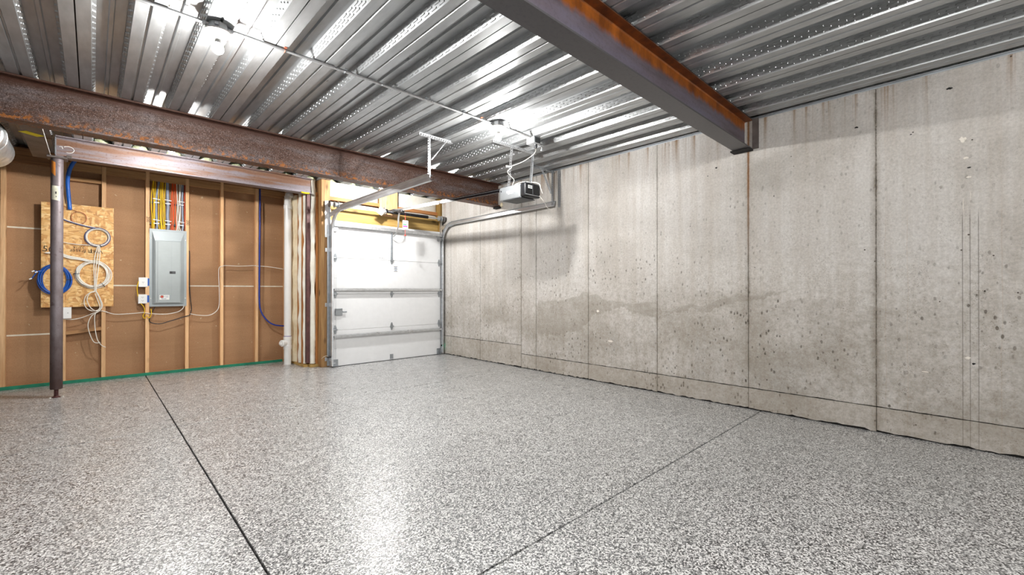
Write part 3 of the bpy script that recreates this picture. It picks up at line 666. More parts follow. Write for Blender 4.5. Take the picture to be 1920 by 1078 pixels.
# ================================================================== LIGHTING RUN
def bulb_lamp(x, y, lab, group=None):
    r = empty('lampholder', (x, y, ZC), label=lab, cat='light fitting')
    if group: r['group'] = group
    b = MB(); b.lathe([(.050, -.002), (.052, -.002), (.052, -.042), (.050, -.042)], n=8)
    b.box((-.028, -.06, -.03), (-.008, -.05, -.015)); b.box((.03, .045, -.03), (.05, .058, -.012)); b.build('octagon_box', M['galvanized'], r)
    MB().lathe([(.066, -.042), (.071, -.046), (.071, -.056), (.060, -.063), (.036, -.070), (.030, -.078), (.029, -.092), (.025, -.096)], n=32).build('porcelain_base', M['porcelain'], r, smooth=True)
    MB().lathe([(.014, -.094), (.016, -.105), (.022, -.120)], n=20).build('bulb_neck', M['plastic_white'], r, smooth=True)
    MB().lathe([(.022, -.120), (.028, -.134), (.031, -.148), (.031, -.158), (.026, -.172), (.014, -.181), (.003, -.184)], n=20).build('bulb', M['bulb_glow'], r, smooth=True)
    ld = bpy.data.lights.new('bulb_light', 'POINT'); ld.energy = BULB; ld.color = (1, .985, .96); ld.shadow_soft_size = .036
    lo = bpy.data.objects.new('bulb_light', ld); C.objects.link(lo); lo.parent = r; lo.location = (0, 0, -.155)
    return r
LL = ['bare bulb in a porcelain holder on the conduit, nearest the camera', 'bare bulb in a porcelain holder above the door opener',
      'bare bulb peeping under the rusty beam in front of the garage door', 'bare bulb peeping under the rusty beam above the brown beam',
      'bare bulb in a porcelain holder overhead beside the camera', 'bare bulb overhead to the left of the camera', 'unseen bulb added behind the camera to light the right wall', 'unseen bulb added for light behind the camera on the left']
for (x, y), l in zip(LAMPS, LL): bulb_lamp(x, y, l)

CYC = 3.225; CZ = ZC-.013
cr = empty('conduit_run', (0, CYC, CZ), label='thin galvanized conduit strapped across the corrugated ceiling', cat='conduit')
for a, c in ((-3.5, .508), (.612, 2.828), (2.932, 3.405)):
    MB().tube([(a, 0, 0), (c, 0, 0)], .0105, 12).build('conduit_pipe', M['conduit_steel'], cr, smooth=True)
for x in (.495, .625, 2.815, 2.945, 3.40):
    b = MB(); b.lathe([(.012, -.016), (.015, -.014), (.015, .0), (.012, .002), (.012, .016)], (x, 0, 0), 12, 'x'); b.tube([(x, 0, 0), (x, -.004, -.018)], .003, 6); b.build('connector', M['galvanized'], cr, smooth=True)
for x in (.165, .945, 1.36, 1.66, 2.06, 2.47, 2.68):
    b = MB(); b.tube([(x, .013*math.cos(t), .013*math.sin(t)) for t in [PI+k*PI/8 for k in range(9)]], .0018, 6); b.box((x-.008, -.032, .008), (x+.008, -.012, .011)); b.box((x-.008, .012, .008), (x+.008, .02, .011))
    b.build('strap', M['copper'] if x in (.165, .945, 2.68) else M['galv_dark'], cr)
for x in (.165, .945, 2.68):
    lump(3, .011, .011, .008, 8).build('orange_wirenut', M['rust_orange'], cr, smooth=2, loc=(x+.004, .006, .004)) 
# thin wires lying over the flutes beside the conduit
for (xa, xb) in ((.16, .40), (1.00, 1.25), (1.25, 1.6)):
    n_ = 9; P_ = [(xa+(xb-xa)*k/n_, CYC-CYC+.02+.012*math.sin(k), .008+.004*(k % 2)) for k in range(n_+1)]
    MB().tube(spline(P_, 4), .0022, 6).build('loose_wire', M['cable_black'], cr)

jb = empty('receptacle_box', (3.44, 3.25, ZC), label='square steel receptacle box on the ceiling beside the opener lamp', cat='electrical box')
MB().box((-.045, -.055, -.075), (.055, .055, -.001), .003).build('box', M['galvanized'], jb)
b = MB().box((-.035, -.060, -.068), (.048, -.055, -.010), .001); b.build('cover', M['opener_dark'], jb)
MB().lathe([(.014, -.115), (.016, -.105), (.016, -.082), (.018, -.076)], (.02, -.02, 0), 12).build('plug', M['black_plastic'], jb)
cb = empty('beam_clamp', (3.66, 3.33, ZC), label='small steel clamp dangling from the deck beside the opener bracket', cat='clamp')
b = MB().box((-.03, -.012, -.018), (.03, .012, -.001), .002); b.tube([(0, 0, -.01), (.01, 0, -.06)], .004, 6); b.box((-.004, -.012, -.078), (.022, .012, -.056), .002); b.build('clamp_body', M['galvanized'], cb)

# ================================================================== OPENER
def perf(p, q, wd=.032, side=(0, 0, 1), fl=True, m=None, parent=None, name='perforated_angle', pitch=.028, label=None):
    """punched slotted angle: two legs, each with real slots"""
    p, q = Vector(p), Vector(q); d = (q-p); L = d.length; d.normalize(); sd = Vector(side); sd = (sd-d*sd.dot(d)).normalized(); t = d.cross(sd)
    b = MB()
    for (s1, s2) in ((sd, t), (t, sd)):
        e = wd*.3
        for k in (e/2, wd-e/2):
            b.bar(p+s1*k, q+s1*k, e, .0025, s1)
        n = max(1, int(L/pitch))
        for i in range(n+1):
            c = p+d*min(L-.004, i*L/n+.004); b.bar(c-d*pitch*.22+s1*wd*.5, c+d*pitch*.22+s1*wd*.5, wd*.40, .0022, s1)
        if not fl: break
    return b.build(name, m or M['galvanized'], parent, label=label)
OX = 3.56
op = empty('garage_door_opener', (0, 0, 0), label='grey and black garage door opener hung from punched steel straps', cat='door opener')
# housing: rounded grey shell with a black end panel and pale lens underneath
y0, y1, zb, zt = 3.38, 3.80, 2.185, 2.345; hw = .124
def shell(y0, y1, x0, x1, z0, z1, cr_, name, m, taper=0):
    b = MB(); prof_ = []
    pts = [(x0+cr_, z0), (x1-cr_, z0), (x1-cr_*.3, z0+cr_*.3), (x1, z0+cr_), (x1, z1-cr_), (x1-cr_*.3, z1-cr_*.3), (x1-cr_, z1), (x0+cr_, z1), (x0+cr_*.3, z1-cr_*.3), (x0, z1-cr_), (x0, z0+cr_), (x0+cr_*.3, z0+cr_*.3)]
    cx_, cz_ = (x0+x1)/2, (z0+z1)/2; n = len(pts); rings = []
    for y, s_ in ((y0, 1-.08), (y0+.012, 1), (y1-.05, 1), (y1-.015, 1-.06), (y1, 1-.2-taper)):
        rings.append([(cx_+(a-cx_)*s_, y, cz_+(c-cz_)*s_) for a, c in pts])
    vs = [v for r in rings for v in r]; fs = [(i*n+k, i*n+(k+1) % n, (i+1)*n+(k+1) % n, (i+1)*n+k) for i in range(len(rings)-1) for k in range(n)]
    fs += [tuple(range(n))[::-1], tuple((len(rings)-1)*n+k for k in range(n))]
    return b.add(vs, fs).build(name, m, op, smooth=True)
shell(3.455, 3.81, OX-hw, OX+hw, zb, zt, .022, 'housing', M['opener_grey'])
shell(3.365, 3.46, OX-hw-.002, OX+hw+.002, zb+.006, zt+.001, .022, 'end_cover', M['black_plastic'])
MB().box((OX-.10, 3.360, zb+.035), (OX+.10, 3.366, zt-.018), .002).build('control_panel', M['black_gloss'], op)
MB().box((OX-.085, 3.358, zt-.065), (OX-.02, 3.361, zt-.03)).build('rating_label', M['lens_white'], op, label='pale rating sticker')
for k in range(3): MB().box((OX-.08, 3.3572, zt-.040-k*.009), (OX-.028, 3.3584, zt-.037-k*.009)).build('label_print', M['ink_black'], op)
MB().box((OX-.012, 3.357, zb+.035), (OX-.006, 3.361, zt-.02)).build('panel_rib', M['opener_dark'], op)
MB().box((OX-.115, 3.44, zb-.004), (OX+.115, 3.74, zb+.004), .003).build('light_lens', M['opener_dark'], op)
b = MB().box((OX-.118, 3.352, zb+.022), (OX+.118, 3.364, zb+.027)); b.build('chrome_line', M['galvanized'], op)
MB().box((OX-hw-.004, 3.52, zt-.085), (OX-hw+.002, 3.66, zt-.06)).build('brand_plate', M['paper'], op, label='white name plate on the side')
MB().box((OX-hw-.0035, 3.55, zt-.100), (OX-hw+.002, 3.64, zt-.094)).build('plate_print', M['paper'], op)
MB().lathe([(.008, -.004), (.008, .002)], (OX-hw, 3.755, zt-.05), 10, 'x').build('side_screw', M['black_plastic'], op)
# saddle brackets and punched straps to the ceiling
for yy, dx in ((3.68, -.05), (3.46, .02)):
    b = MB().box((OX-.075+dx, yy-.02, zt), (OX+.06+dx, yy+.02, zt+.006)); b.box((OX-.06+dx, yy-.018, zt), (OX-.045+dx, yy-.012, zt+.035)); b.box((OX+.03+dx, yy-.018, zt), (OX+.045+dx, yy-.012, zt+.035)); b.build('saddle_bracket', M['galvanized'], op)
perf((3.155, 3.58, ZC-.036), (3.81, 3.58, ZC-.036), .036, (0, 0, 1), True, None, op, 'perforated_angle')
TL = at(957, 290, 'y', 3.58); 
perf((3.44, 3.60, ZC-.02), (3.475, 3.69, zt+.004), .034, (1, 0, 0), False, None, op, 'perforated_strap')
perf((3.735, 3.55, ZC-.02), (3.60, 3.46, zt+.004), .034, (1, 0, 0), False, None, op, 'perforated_strap')
perf((3.765, 3.54, ZC-.02), (3.632, 3.45, zt+.004), .034, (0, 1, 0), False, None, op, 'perforated_strap')
# T-rail, trolley, arm, chain
b = MB(); R0, R1 = Vector((OX, 3.80, 2.365)), Vector((OX, 6.46, 2.455))
b.bar(R0, R1, .034, .005, (1, 0, 0)); b.bar(R0-Vector((0, 0, .018)), R1-Vector((0, 0, .018)), .038, .012, (0, 0, 1)); b.build('rail', M['black_gloss'], op)
b = MB(); b.bar(Vector((OX, 5.2, 2.395)), Vector((OX, 6.46, 2.438)), .040, .014, (0, 0, 1)); b.bar(Vector((OX, 5.2, 2.413)), Vector((OX, 6.46, 2.456)), .038, .007, (1, 0, 0)); b.build('rail_sheen', M['galvanized'], op)  # bright metal over the far half stands in for the rail's reflection
b = MB().tube([R0+Vector((-.022, 0, -.012)), R1+Vector((-.022, 0, -.006))], .0022, 5); b.tube([R0+Vector((.022, 0, -.012)), R1+Vector((.022, 0, -.006))], .0022, 5); b.build('chain', M['galv_dark'], op)
b = MB(); b.box((OX-.03, 6.28, 2.418), (OX+.03, 6.46, 2.432), .003); b.lathe([(.028, -.01), (.032, -.006), (.032, .006), (.028, .01)], (OX, 6.44, 2.452), 18); b.box((OX-.02, 6.44, 2.44), (OX+.02, 6.66, 2.47)); b.build('header_bracket', M['opener_dark'], op)
A0 = Vector((OX, 6.30, 2.415))
tr = MB().box((OX-.028, 6.20, 2.39), (OX+.028, 6.34, 2.425), .004).build('trolley', M['spring_black'], op)
arm = spline([A0, A0+Vector((.005, .05, -.10)), (OX+.005, 6.36, 2.17), (OX, 6.43, 2.06), (OX, 6.515, 2.02)], 6)
b = MB()
for p, q in zip(arm, arm[1:]): b.bar(p, q, .028, .005, (1, 0, 0))
b.build('door_arm', M['galvanized'], op)
RP = Vector((OX+.075, 6.26, 2.40))
MB().tube([RP, RP+Vector((0, 0, -.36))], .003, 6).build('release_rope', M['rope_red'], op, label='red and white release rope')
MB().lathe([(.006, -.01), (.018, -.006), (.018, .006), (.006, .01)], tuple(RP+Vector((0, 0, -.37))), 12).build('release_handle', M['rope_red'], op, label='red release knob')
MB().box((RP.x-.05, RP.y-.006, RP.z-.27), (RP.x+.05, RP.y-.004, RP.z-.13)).build('rope_tag', M['paper'], op, label='white warning tag with green and magenta print')
MB().box((RP.x-.042, RP.y-.0075, RP.z-.205), (RP.x+.02, RP.y-.006, RP.z-.19)).build('tag_print', M['green_ink'], op)
MB().box((RP.x-.042, RP.y-.0075, RP.z-.235), (RP.x+.035, RP.y-.006, RP.z-.216)).build('tag_print', M['magenta'], op)
# power cord looped round the strap and down to the motor
def cablep(name, pts, r, m, parent=None, n=6, seg=8, **k):
    o = MB().tube(spline(pts, seg), r, n).build(name, m, parent, smooth=2); tag(o, **k); return o
cablep('power_cord', [(3.46, 3.23, ZC-.11), (3.62, 3.40, 2.70), (3.55, 3.50, 2.62), (3.44, 3.58, 2.56), (3.40, 3.62, 2.55), (3.43, 3.66, 2.58), (3.49, 3.64, 2.57), (3.45, 3.60, 2.545), (3.41, 3.62, 2.50), (3.46, 3.64, 2.47), (3.53, 3.64, 2.43), (3.52, 3.65, 2.38), (3.50, 3.62, 2.352)], .0038, M['cable_white'], op)
cablep('power_cord', [(3.50, 3.60, 2.36), (3.56, 3.54, 2.39), (3.66, 3.44, 2.385), (3.68, 3.38, 2.36), (3.67, 3.35, 2.31), (3.685, 3.345, 2.27), (3.70, 3.35, 2.25)], .0038, M['cable_white'], op)
cablep('bell_wire', [(3.66, 3.36, 2.22), (3.70, 3.34, 2.17), (3.74, 3.35, 2.15), (3.80, 3.36, 2.10), (3.86, 3.36, 2.095)], .0028, M['cable_white'], op)

# ================================================================== TRACKS
def track(side, xt, lab):
    t = empty('door_track', (0, 0, 0), label=lab, cat='door track')
    sgn = 1 if side == 'L' else -1       # opening of the channel faces the door
    R_ = .30; zt_ = 2.02; yv = YD-.03
    path = [(yv, .02), (yv, zt_)]
    for k in range(1, 10):
        a = PI/2*k/9; path.append((yv-R_*(1-math.cos(a)), zt_+R_*math.sin(a)))
    yend = 3.90
    path.append((yend, zt_+R_+.01))
    cs = [(0, -.028), (0, .028), (.022, .034), (.026, .026), (.0225, .030), (.0025, .026), (.0025, -.026), (.0225, -.030), (.026, -.026), (.022, -.034)]
    vs = []; n = len(cs)
    for i, (y, z) in enumerate(path):
        a = path[max(0, i-1)]; c = path[min(len(path)-1, i+1)]; d = Vector((c[0]-a[0], c[1]-a[1])).normalized(); nn = Vector((-d.y, d.x))
        for u, v in cs: vs.append((xt+sgn*(u-.026), y+nn.x*v, z+nn.y*v))
    fs = [(i*n+k, i*n+(k+1) % n, (i+1)*n+(k+1) % n, (i+1)*n+k) for i in range(len(path)-1) for k in range(n)]
    MB().add(vs, fs).build('track_rail', M['galvanized'], t)
    xo = xt-sgn*.026
    # wall angle and jamb brackets
    b = MB().box((xo-sgn*.002, yv+.01, .02), (xo, YD+.05, 2.12)); b.box((xo-sgn*.03, YD+.045, .02), (xo, YD+.05, 2.12)); b.build('wall_angle', M['galv_dark'], t)
    for z in (.12, .93, 1.75):
        b = MB().box((xo-sgn*.055, YD+.058 if side == 'L' else YD+.05, z-.028), (xo, YD+.062 if side == 'L' else YD+.054, z+.028)); b.box((xo-sgn*.004, yv-.01, z-.028), (xo, YD+.062, z+.028)); b.lathe([(.008, -.006), (.008, 0)], (xo-sgn*.03, YD+.058, z), 6, 'y'); b.build('jamb_bracket', M['galvanized'], t)
    # flag bracket at the curve with horizontal punched angle
    b = MB().box((xo-sgn*.004, YD+.0, 1.96), (xo, YD+.06, 2.46)); b.box((xo-sgn*.06, YD+.055, 1.94), (xo, YD+.06, 2.48)); b.bar((xo-sgn*.002, YD+.03, 2.27), (xo-sgn*.002, yv-.32, 2.315), .07, .003); b.build('flag_bracket', M['galvanized'], t)
    # stiffening angle along the horizontal rail
    b = MB().bar((xo-sgn*.003, YD-.35, zt_+R_+.022), (xo-sgn*.003, yend, zt_+R_+.032), .032, .004); b.bar((xo-sgn*.018, YD-.35, zt_+R_+.038), (xo-sgn*.018, yend, zt_+R_+.048), .004, .03); b.build('rail_angle', M['galvanized'], t)
    return t, xo, zt_+R_+.01
tl, xl, zr = track('L', DX0-.01, 'left garage door track curving up to a punched steel hanger')
X0 = xl
perf((X0, 3.95, zr-.03), (X0, 3.95, ZC-.03), .034, (0, -1, 0), True, None, tl, 'hanger_angle')
perf((X0-.10, 3.95, ZC-.037), (X0+.30, 3.95, ZC-.037), .036, (0, 0, 1), True, None, tl, 'hanger_angle')
perf((X0+.22, 3.95, ZC-.04), (X0+.035, 3.95, zr+.20), .03, (0, -1, 0), False, None, tl, 'hanger_brace')
tr_, xr, zr = track('R', DX1+.005, 'right garage door track running along the concrete wall')
perf((xr-.01, 3.95, zr-.03), (xr-.01, 3.95, ZC-.03), .034, (0, -1, 0), True, M['galv_dark'], tr_, 'hanger_angle')
perf((xr-.40, 3.95, ZC-.037), (xr+.05, 3.95, ZC-.037), .036, (0, 0, 1), True, M['galv_dark'], tr_, 'hanger_angle')
perf((xr-.22, 3.95, ZC-.04), (xr-.03, 3.95, zr+.14), .03, (0, -1, 0), False, M['galv_dark'], tr_, 'hanger_brace')
perf((XW-.006, 3.87, zr-.05), (XW-.006, 3.87, ZC-.02), .04, (0, -1, 0), False, M['galv_dark'], tr_, 'wall_strap')
# torsion shaft
ts = empty('torsion_shaft', (0, 6.50, 2.42), label='torsion spring shaft with cable drums above the garage door', cat='spring shaft')
MB().tube([(2.50, 0, 0), (4.575, 0, 0)], .0125, 12).build('shaft', M['galvanized'], ts, smooth=True)
b = MB().tube([(3.42, 0, 0), (4.22, 0, 0)], .021, 12)
hx = [(3.42+.8*k/560, .0245*math.cos(2*PI*k/14), .0245*math.sin(2*PI*k/14)) for k in range(561)]
b.tube(hx, .004, 5); b.build('torsion_spring', M['spring_black'], ts, smooth=2)
for x, s_ in ((2.62, 1), (4.47, -1)):
    b = MB().lathe([(.02, -.03), (.045, -.03), (.045, -.022), (.036, -.018), (.036, .018), (.052, .022), (.052, .030), (.02, .030)], (x, 0, 0), 22, 'x'); b.build('cable_drum', M['galv_dark'], ts, smooth=True)
    MB().tube([(x, -.04, 0), (x, -.0, -.06), (x+.0, .01, -2.3)], .0016, 5).build('lift_cable', M['galv_dark'], ts)
for x in (2.52, 4.545): MB().lathe([(.02, -.004), (.05, -.004), (.05, .004), (.02, .004)], (x, 0, 0), 20, 'x').build('bearing_plate', M['steel_grey'] if x < 3 else M['galv_dark'], ts, smooth=True)
b = MB().box((3.395, -.03, -.05), (3.405, .16, .06)); b.lathe([(.02, -.02), (.03, -.016), (.03, .016), (.02, .02)], (3.41, 0, 0), 14, 'x'); b.build('centre_bracket', M['galvanized'], ts)
b = MB(); a_ = .5
b.add([(3.22, -.055, -.03), (3.30, -.055, .05), (3.40, -.05, .0), (3.32, -.05, -.085), (3.22, -.057, -.03), (3.30, -.057, .05), (3.40, -.052, .0), (3.32, -.052, -.085)], [(0, 1, 2, 3), (7, 6, 5, 4), (0, 4, 5, 1), (1, 5, 6, 2), (2, 6, 7, 3), (3, 7, 4, 0)])
b.build('warning_tag', M['paper'], ts, label='white warning tag hanging from the shaft')
MB().box((3.40, -.06, .005), (3.425, -.03, .03)).build('winding_cone', M['spring_black'], ts)

# photo eyes
for x, y, m, l in ((4.575, 6.575, 'led_green', 'small black photo-eye sensor with a green light on the right post'), (2.555, 6.565, 'black_plastic', 'small black photo-eye sensor at the foot of the left track')):
    e = empty('photo_eye', (x, y, .155), label=l, cat='sensor')
    MB().box((-.035, -.03, -.012), (.005, .03, .014), .003).build('sensor_body', M['black_plastic'], e)
    MB().lathe([(.010, -.004), (.010, .0), (.006, .003)], (-.012 if x > 4 else .012, -.034, 0), 12, 'y').build('indicator', M[m], e)
    if x < 4: cablep('sensor_wire', [(-.02, -.02, 0), (-.06, -.03, .025), (-.11, -.03, .01), (-.10, .05, -.02)], .0022, M['cable_white'], e)

# ================================================================== PVC PIPE
pv = empty('drain_pipe', (2.185, 7.28, 0), label='white plastic drain pipe with a cleanout tee near the floor', cat='pipe')
RP_ = .052
MB().lathe([(RP_, .0), (RP_, 2.44)], n=28).build('pipe', M['pvc_white'], pv, smooth=True)
MB().lathe([(RP_, .235), (RP_+.008, .236), (RP_+.008, .29), (RP_+.004, .295), (RP_+.004, .38), (RP_+.008, .385), (RP_+.008, .43), (RP_, .432)], n=28).build('tee_fitting', M['pvc_white'], pv, smooth=True)
MB().lathe([(RP_+.001, .434), (RP_+.001, .442)], n=28).build('primer_ring', M['purple_primer'], pv, label='purple primer stain')
b = MB().lathe([(.045, -.005), (.047, .0), (.047, .075), (.052, .076), (.052, .10), (.048, .105)], (0, 0, 0), 24, 'x')
o = b.build('cleanout_branch', M['pvc_white'], pv, smooth=True); o.location = (0, 0, .335); o.rotation_euler = (0, 0, PI+.35)
b = MB().box((.105, -.018, -.018), (.135, .018, .018), .003); b.lathe([(.044, .104), (.044, .112)], (0, 0, 0), 24, 'x'); o = b.build('cleanout_plug', M['pvc_white'], pv); o.location = (0, 0, .335); o.rotation_euler = (0, 0, PI+.35)
b = MB().lathe([(RP_, 2.40), (RP_+.008, 2.402), (RP_+.008, 2.46), (RP_+.002, 2.465), (RP_-.002, 2.56), (RP_+.0, 2.60)], n=28); b.build('coupling', M['pvc_white'], pv, smooth=True)
MB().lathe([(RP_-.012, 2.58), (RP_+.006, 2.60), (RP_+.006, 2.64), (.04, 2.66)], (.02, -.0, 0), n=24).build('elbow', M['pvc_white'], pv, smooth=True)
# blue water pipe
cablep('water_pipe', [(1.880, 7.615, 2.72), (1.876, 7.60, 2.2), (1.872, 7.60, 1.5), (1.872, 7.60, .98), (1.90, 7.59, .80), (1.98, 7.58, .67), (2.08, 7.58, .60), (2.22, 7.58, .575), (2.30, 7.58, .57)], .011, M['pipe_blue'], n=8, label='dark blue water pipe curving behind the white drain pipe', cat='water pipe')
cablep('water_pipe', [(-.15, 7.50, 2.74), (-.20, 7.52, 2.62), (-.222, 7.56, 2.48), (-.215, 7.585, 2.30), (-.205, 7.592, 2.17), (-.205, 7.585, 2.13)], .02, M['pipe_blue_bright'], n=10, label='bright blue conduit dropping behind the steel column to the board', cat='water pipe')

# ================================================================== BOARD WITH CABLE COILS
ob = empty('cable_board', (0, YS, 0), label='strand board panel screwed to the studs, holding coiled cables', cat='board')
MB().box((-.444, -.013, .94), (.195, -.001, 2.20), .001).build('board', M['osb'], ob)
def atb(px, py, y=YS-.03): return at(px, py, 'y', y)
p = atb(162, 471, YS-.013); text('mill_stamp', 'West fraser', M['ink'], .062, (p.x, -.0136, p.z), (PI/2, PI, 0), ob)
p = atb(152, 466, YS-.013); text('mill_stamp', '32/16', M['ink'], .045, (p.x-.02, -.0136, p.z+.012), (PI/2, PI, 0), ob)
p = atb(171, 470, YS-.013); text('mill_stamp', 'T', M['ink'], .08, (p.x, -.0136, p.z), (PI/2, PI, 0), ob)
p = atb(83, 467, YS-.013); text('mill_stamp', '50', M['ink'], .10, (p.x+.032, -.0136, p.z), (PI/2, .1, 0), ob)
def coil(c, rx, rz, n, spread, r, m, y, seed, name, label=None, group=None, cat='cable', tails=None, ties=(), rings=None):
    e = empty(name, (0, 0, 0), label=label, cat=cat)
    rnd = random.Random(seed); c = Vector(c)
    for k in range(n):
        a0 = rnd.uniform(0, 2*PI); e1 = rnd.uniform(-spread, spread); ph = rnd.uniform(0, 6); dx, dz = rnd.uniform(-.3, .3)*spread, rnd.uniform(-.3, .3)*spread
        P = []
        for i in range(36):
            a = 2*PI*i/36; q = e1+spread*.35*math.sin(2*a+ph)
            P.append((c.x+dx+(rx+q)*math.cos(a), y-.008-.011*(k % 3)-.002*math.sin(3*a+ph), c.z+dz+(rz+q)*math.sin(a)))
        mm = m[k % len(m)] if isinstance(m, list) else m
        MB().tube(P, r, 6, closed=True).build('loop', mm, e, smooth=2)
    for a in ties:
        x, z = c.x+rx*math.cos(a), c.z+rz*math.sin(a); d = Vector((math.cos(a), 0, math.sin(a)))
        MB().bar(Vector((x, y-.018, z))-d*spread*1.6, Vector((x, y-.018, z))+d*spread*1.6, .005, .045, (-d.z, 0, d.x)).build('cable_tie', M['cable_black'], e)
    return e
yb = YS-.014
cb_ = atb(103, 524, yb); e = coil((cb_.x, 0, cb_.z), .125, .165, 9, .016, .0052, M['cable_blue'], yb, 3, 'network_cable_coil', 'blue network cables coiled on the board behind the column', ties=(0,))
for k, (dx, dz) in enumerate(((-.165, .10), (-.185, .03), (-.14, .13))):
    P = [(cb_.x-.10, yb-.03, cb_.z+.10), (cb_.x-.14, yb-.045, cb_.z+.09), (cb_.x+dx, yb-.05, cb_.z+dz-.02*k)]
    MB().tube(spline(P, 5), .0052, 6).build('loop_end', M['cable_blue'], e, smooth=2)
    q = Vector(P[-1]); MB().bar(q, q+Vector((-.02, -.004, -.012)), .012, .009).build('connector', M['plastic_white'], e, label='clear plug')
cw = atb(175, 515, yb); e2 = coil((cw.x, 0, cw.z), .148, .163, 9, .017, .0050, M['cable_white'], yb, 5, 'white_cable_coil', 'large coil of white cables in the middle of the board', ties=(PI*.98, -.9))
for k in range(4):
    P = [(cw.x-.02, yb-.02-.004*k, cw.z+.155+.006*k), (cw.x-.12, yb-.02, cw.z+.180+.008*k), (cw.x-.22, yb-.02, cw.z+.195+.01*k), (cw.x-.32, yb-.02, cw.z+.235+.01*k), (cw.x-.42, yb-.02, cw.z+.25)]
    MB().tube(spline(P, 6), .005, 6).build('cable_tail', M['cable_white'], e2, smooth=2)
for k in range(3):
    P = [(cw.x-.14+.008*k, yb-.02, cw.z-.01), (cw.x-.150+.010*k, yb-.03, cw.z+.06), (cw.x-.13+.012*k, yb-.035, cw.z+.105+.008*k)]
    MB().tube(spline(P, 5), .005, 6).build('cable_end', M['cable_white'], e2, smooth=2)
cs_ = atb(183, 445, yb); e3 = coil((cs_.x, 0, cs_.z), .104, .112, 5, .010, .0045, [M['cable_white'], M['cable_navy'], M['cable_white'], M['cable_navy']], yb, 8, 'small_cable_coil', 'small coil of blue and white cables high on the board', ties=(-1.3,))
P = [(cs_.x-.02, yb-.015, cs_.z+.11), (cs_.x-.10, yb-.015, cs_.z+.125), (cs_.x-.18, yb-.015, cs_.z+.145), (cs_.x-.27, yb-.015, cs_.z+.175), (cs_.x-.34, yb-.015, cs_.z+.21)]
MB().tube(spline(P, 6), .0045, 6).build('cable_tail', M['cable_navy'], e3, smooth=2)
MB().tube(spline([Vector(q)+Vector((0, -.003, .010)) for q in P], 6), .0045, 6).build('cable_tail', M['cable_white'], e3, smooth=2)
P = [(cs_.x-.03, yb-.015, cs_.z-.105), (cs_.x-.12, yb-.015, cs_.z-.105), (cs_.x-.22, yb-.015, cs_.z-.10), (cs_.x-.34, yb-.015, cs_.z-.08)]
MB().tube(spline(P, 6), .0045, 6).build('cable_tail', M['cable_white'], e3, smooth=2)
# copper speaker wire ring
cc = atb(148, 409, yb); e4 = coil((cc.x, 0, cc.z), .070, .076, 2, .004, .0022, M['copper'], yb, 11, 'copper_wire_ring', 'thin copper-coloured wire ring at the top of the board')
MB().tube(spline([(cc.x-.01, yb-.006, cc.z+.075), (cc.x-.06, yb-.006, cc.z+.095), (cc.x-.11, yb-.006, cc.z+.12), (cc.x-.16, yb-.004, cc.z+.15)], 5), .0022, 5).build('wire_tail', M['copper'], e4, smooth=2)
# white cables dropping from the small coil, knotting below the big one
hc = empty('hanging_cables', (0, 0, 0), label='loose white cables hanging and knotted below the board', cat='cable')
def pxl(L, y): return [tuple(at(a, b_, 'y', y-(c_ if len(q) > 2 else 0))) for q in L for a, b_, c_ in [(q[0], q[1], q[2] if len(q) > 2 else 0)]]
y3 = yb-.05
for L in ([(183, 462), (178, 480), (176, 500), (177, 530), (177, 545), (170, 548), (160, 556), (158, 570), (165, 580), (178, 583), (187, 577), (183, 563), (178, 550)],
          [(185, 462), (183, 480), (180, 500), (179, 530), (179, 545), (184, 555), (190, 573), (186, 582), (178, 590), (178, 612), (182, 635), (190, 647), (198, 651)],
          [(187, 462), (187, 480), (184, 505), (181, 530), (181, 548), (187, 560), (191, 574), (186, 583), (172, 592), (165, 608), (168, 625), (175, 640), (182, 643), (188, 642)],
          [(178, 547), (168, 550), (163, 562), (170, 577), (182, 583), (192, 574), (188, 560), (182, 548)]):
    MB().tube(spline(pxl(L, y3), 5), .0046, 6).build('cable', M['cable_white'], hc, smooth=2)
    y3 -= .004
jb2 = empty('junction_box', (0, 0, 0), label='grey low-voltage box peeking out under the board', cat='electrical box')
p0 = at(112, 577, 'y', YS-.02); p1 = at(134, 597, 'y', YS-.02)
b = MB().ext([(p0.x, p0.z+.03), (p1.x+.04, p0.z+.03), (p1.x, p1.z), (p0.x, p1.z)], (YS-.016-.03, YS-.0145+.012), 'y'); 
b = MB().box((p0.x, YS-.045, p1.z), (p1.x, YS-.001, .938), .003); b.build('box', M['plastic_white'], jb2)
MB().lathe([(.004, -.002), (.004, 0)], ((p0.x+p1.x)/2+.02, YS-.045, (p1.z+.938)/2), 8, 'y').build('screw', M['ink_black'], jb2)

# ================================================================== ELECTRICAL PANEL
ep = empty('electrical_panel', (0, YS, 0), label='grey metal breaker panel between two studs', cat='breaker panel')
px0, px1, pz0, pz1 = .552, .958, .925, 1.978
MB().box((px0+.008, -.002, pz0+.02), (px1-.008, .086, pz1-.02)).build('back_box', M['panel_grey'], ep)
b = MB(); o_ = [(px0, pz0), (px1, pz0), (px1, pz1), (px0, pz1)]; ix0, ix1, iz0, iz1 = px0+.062, px1-.075, pz0+.05, pz1-.16
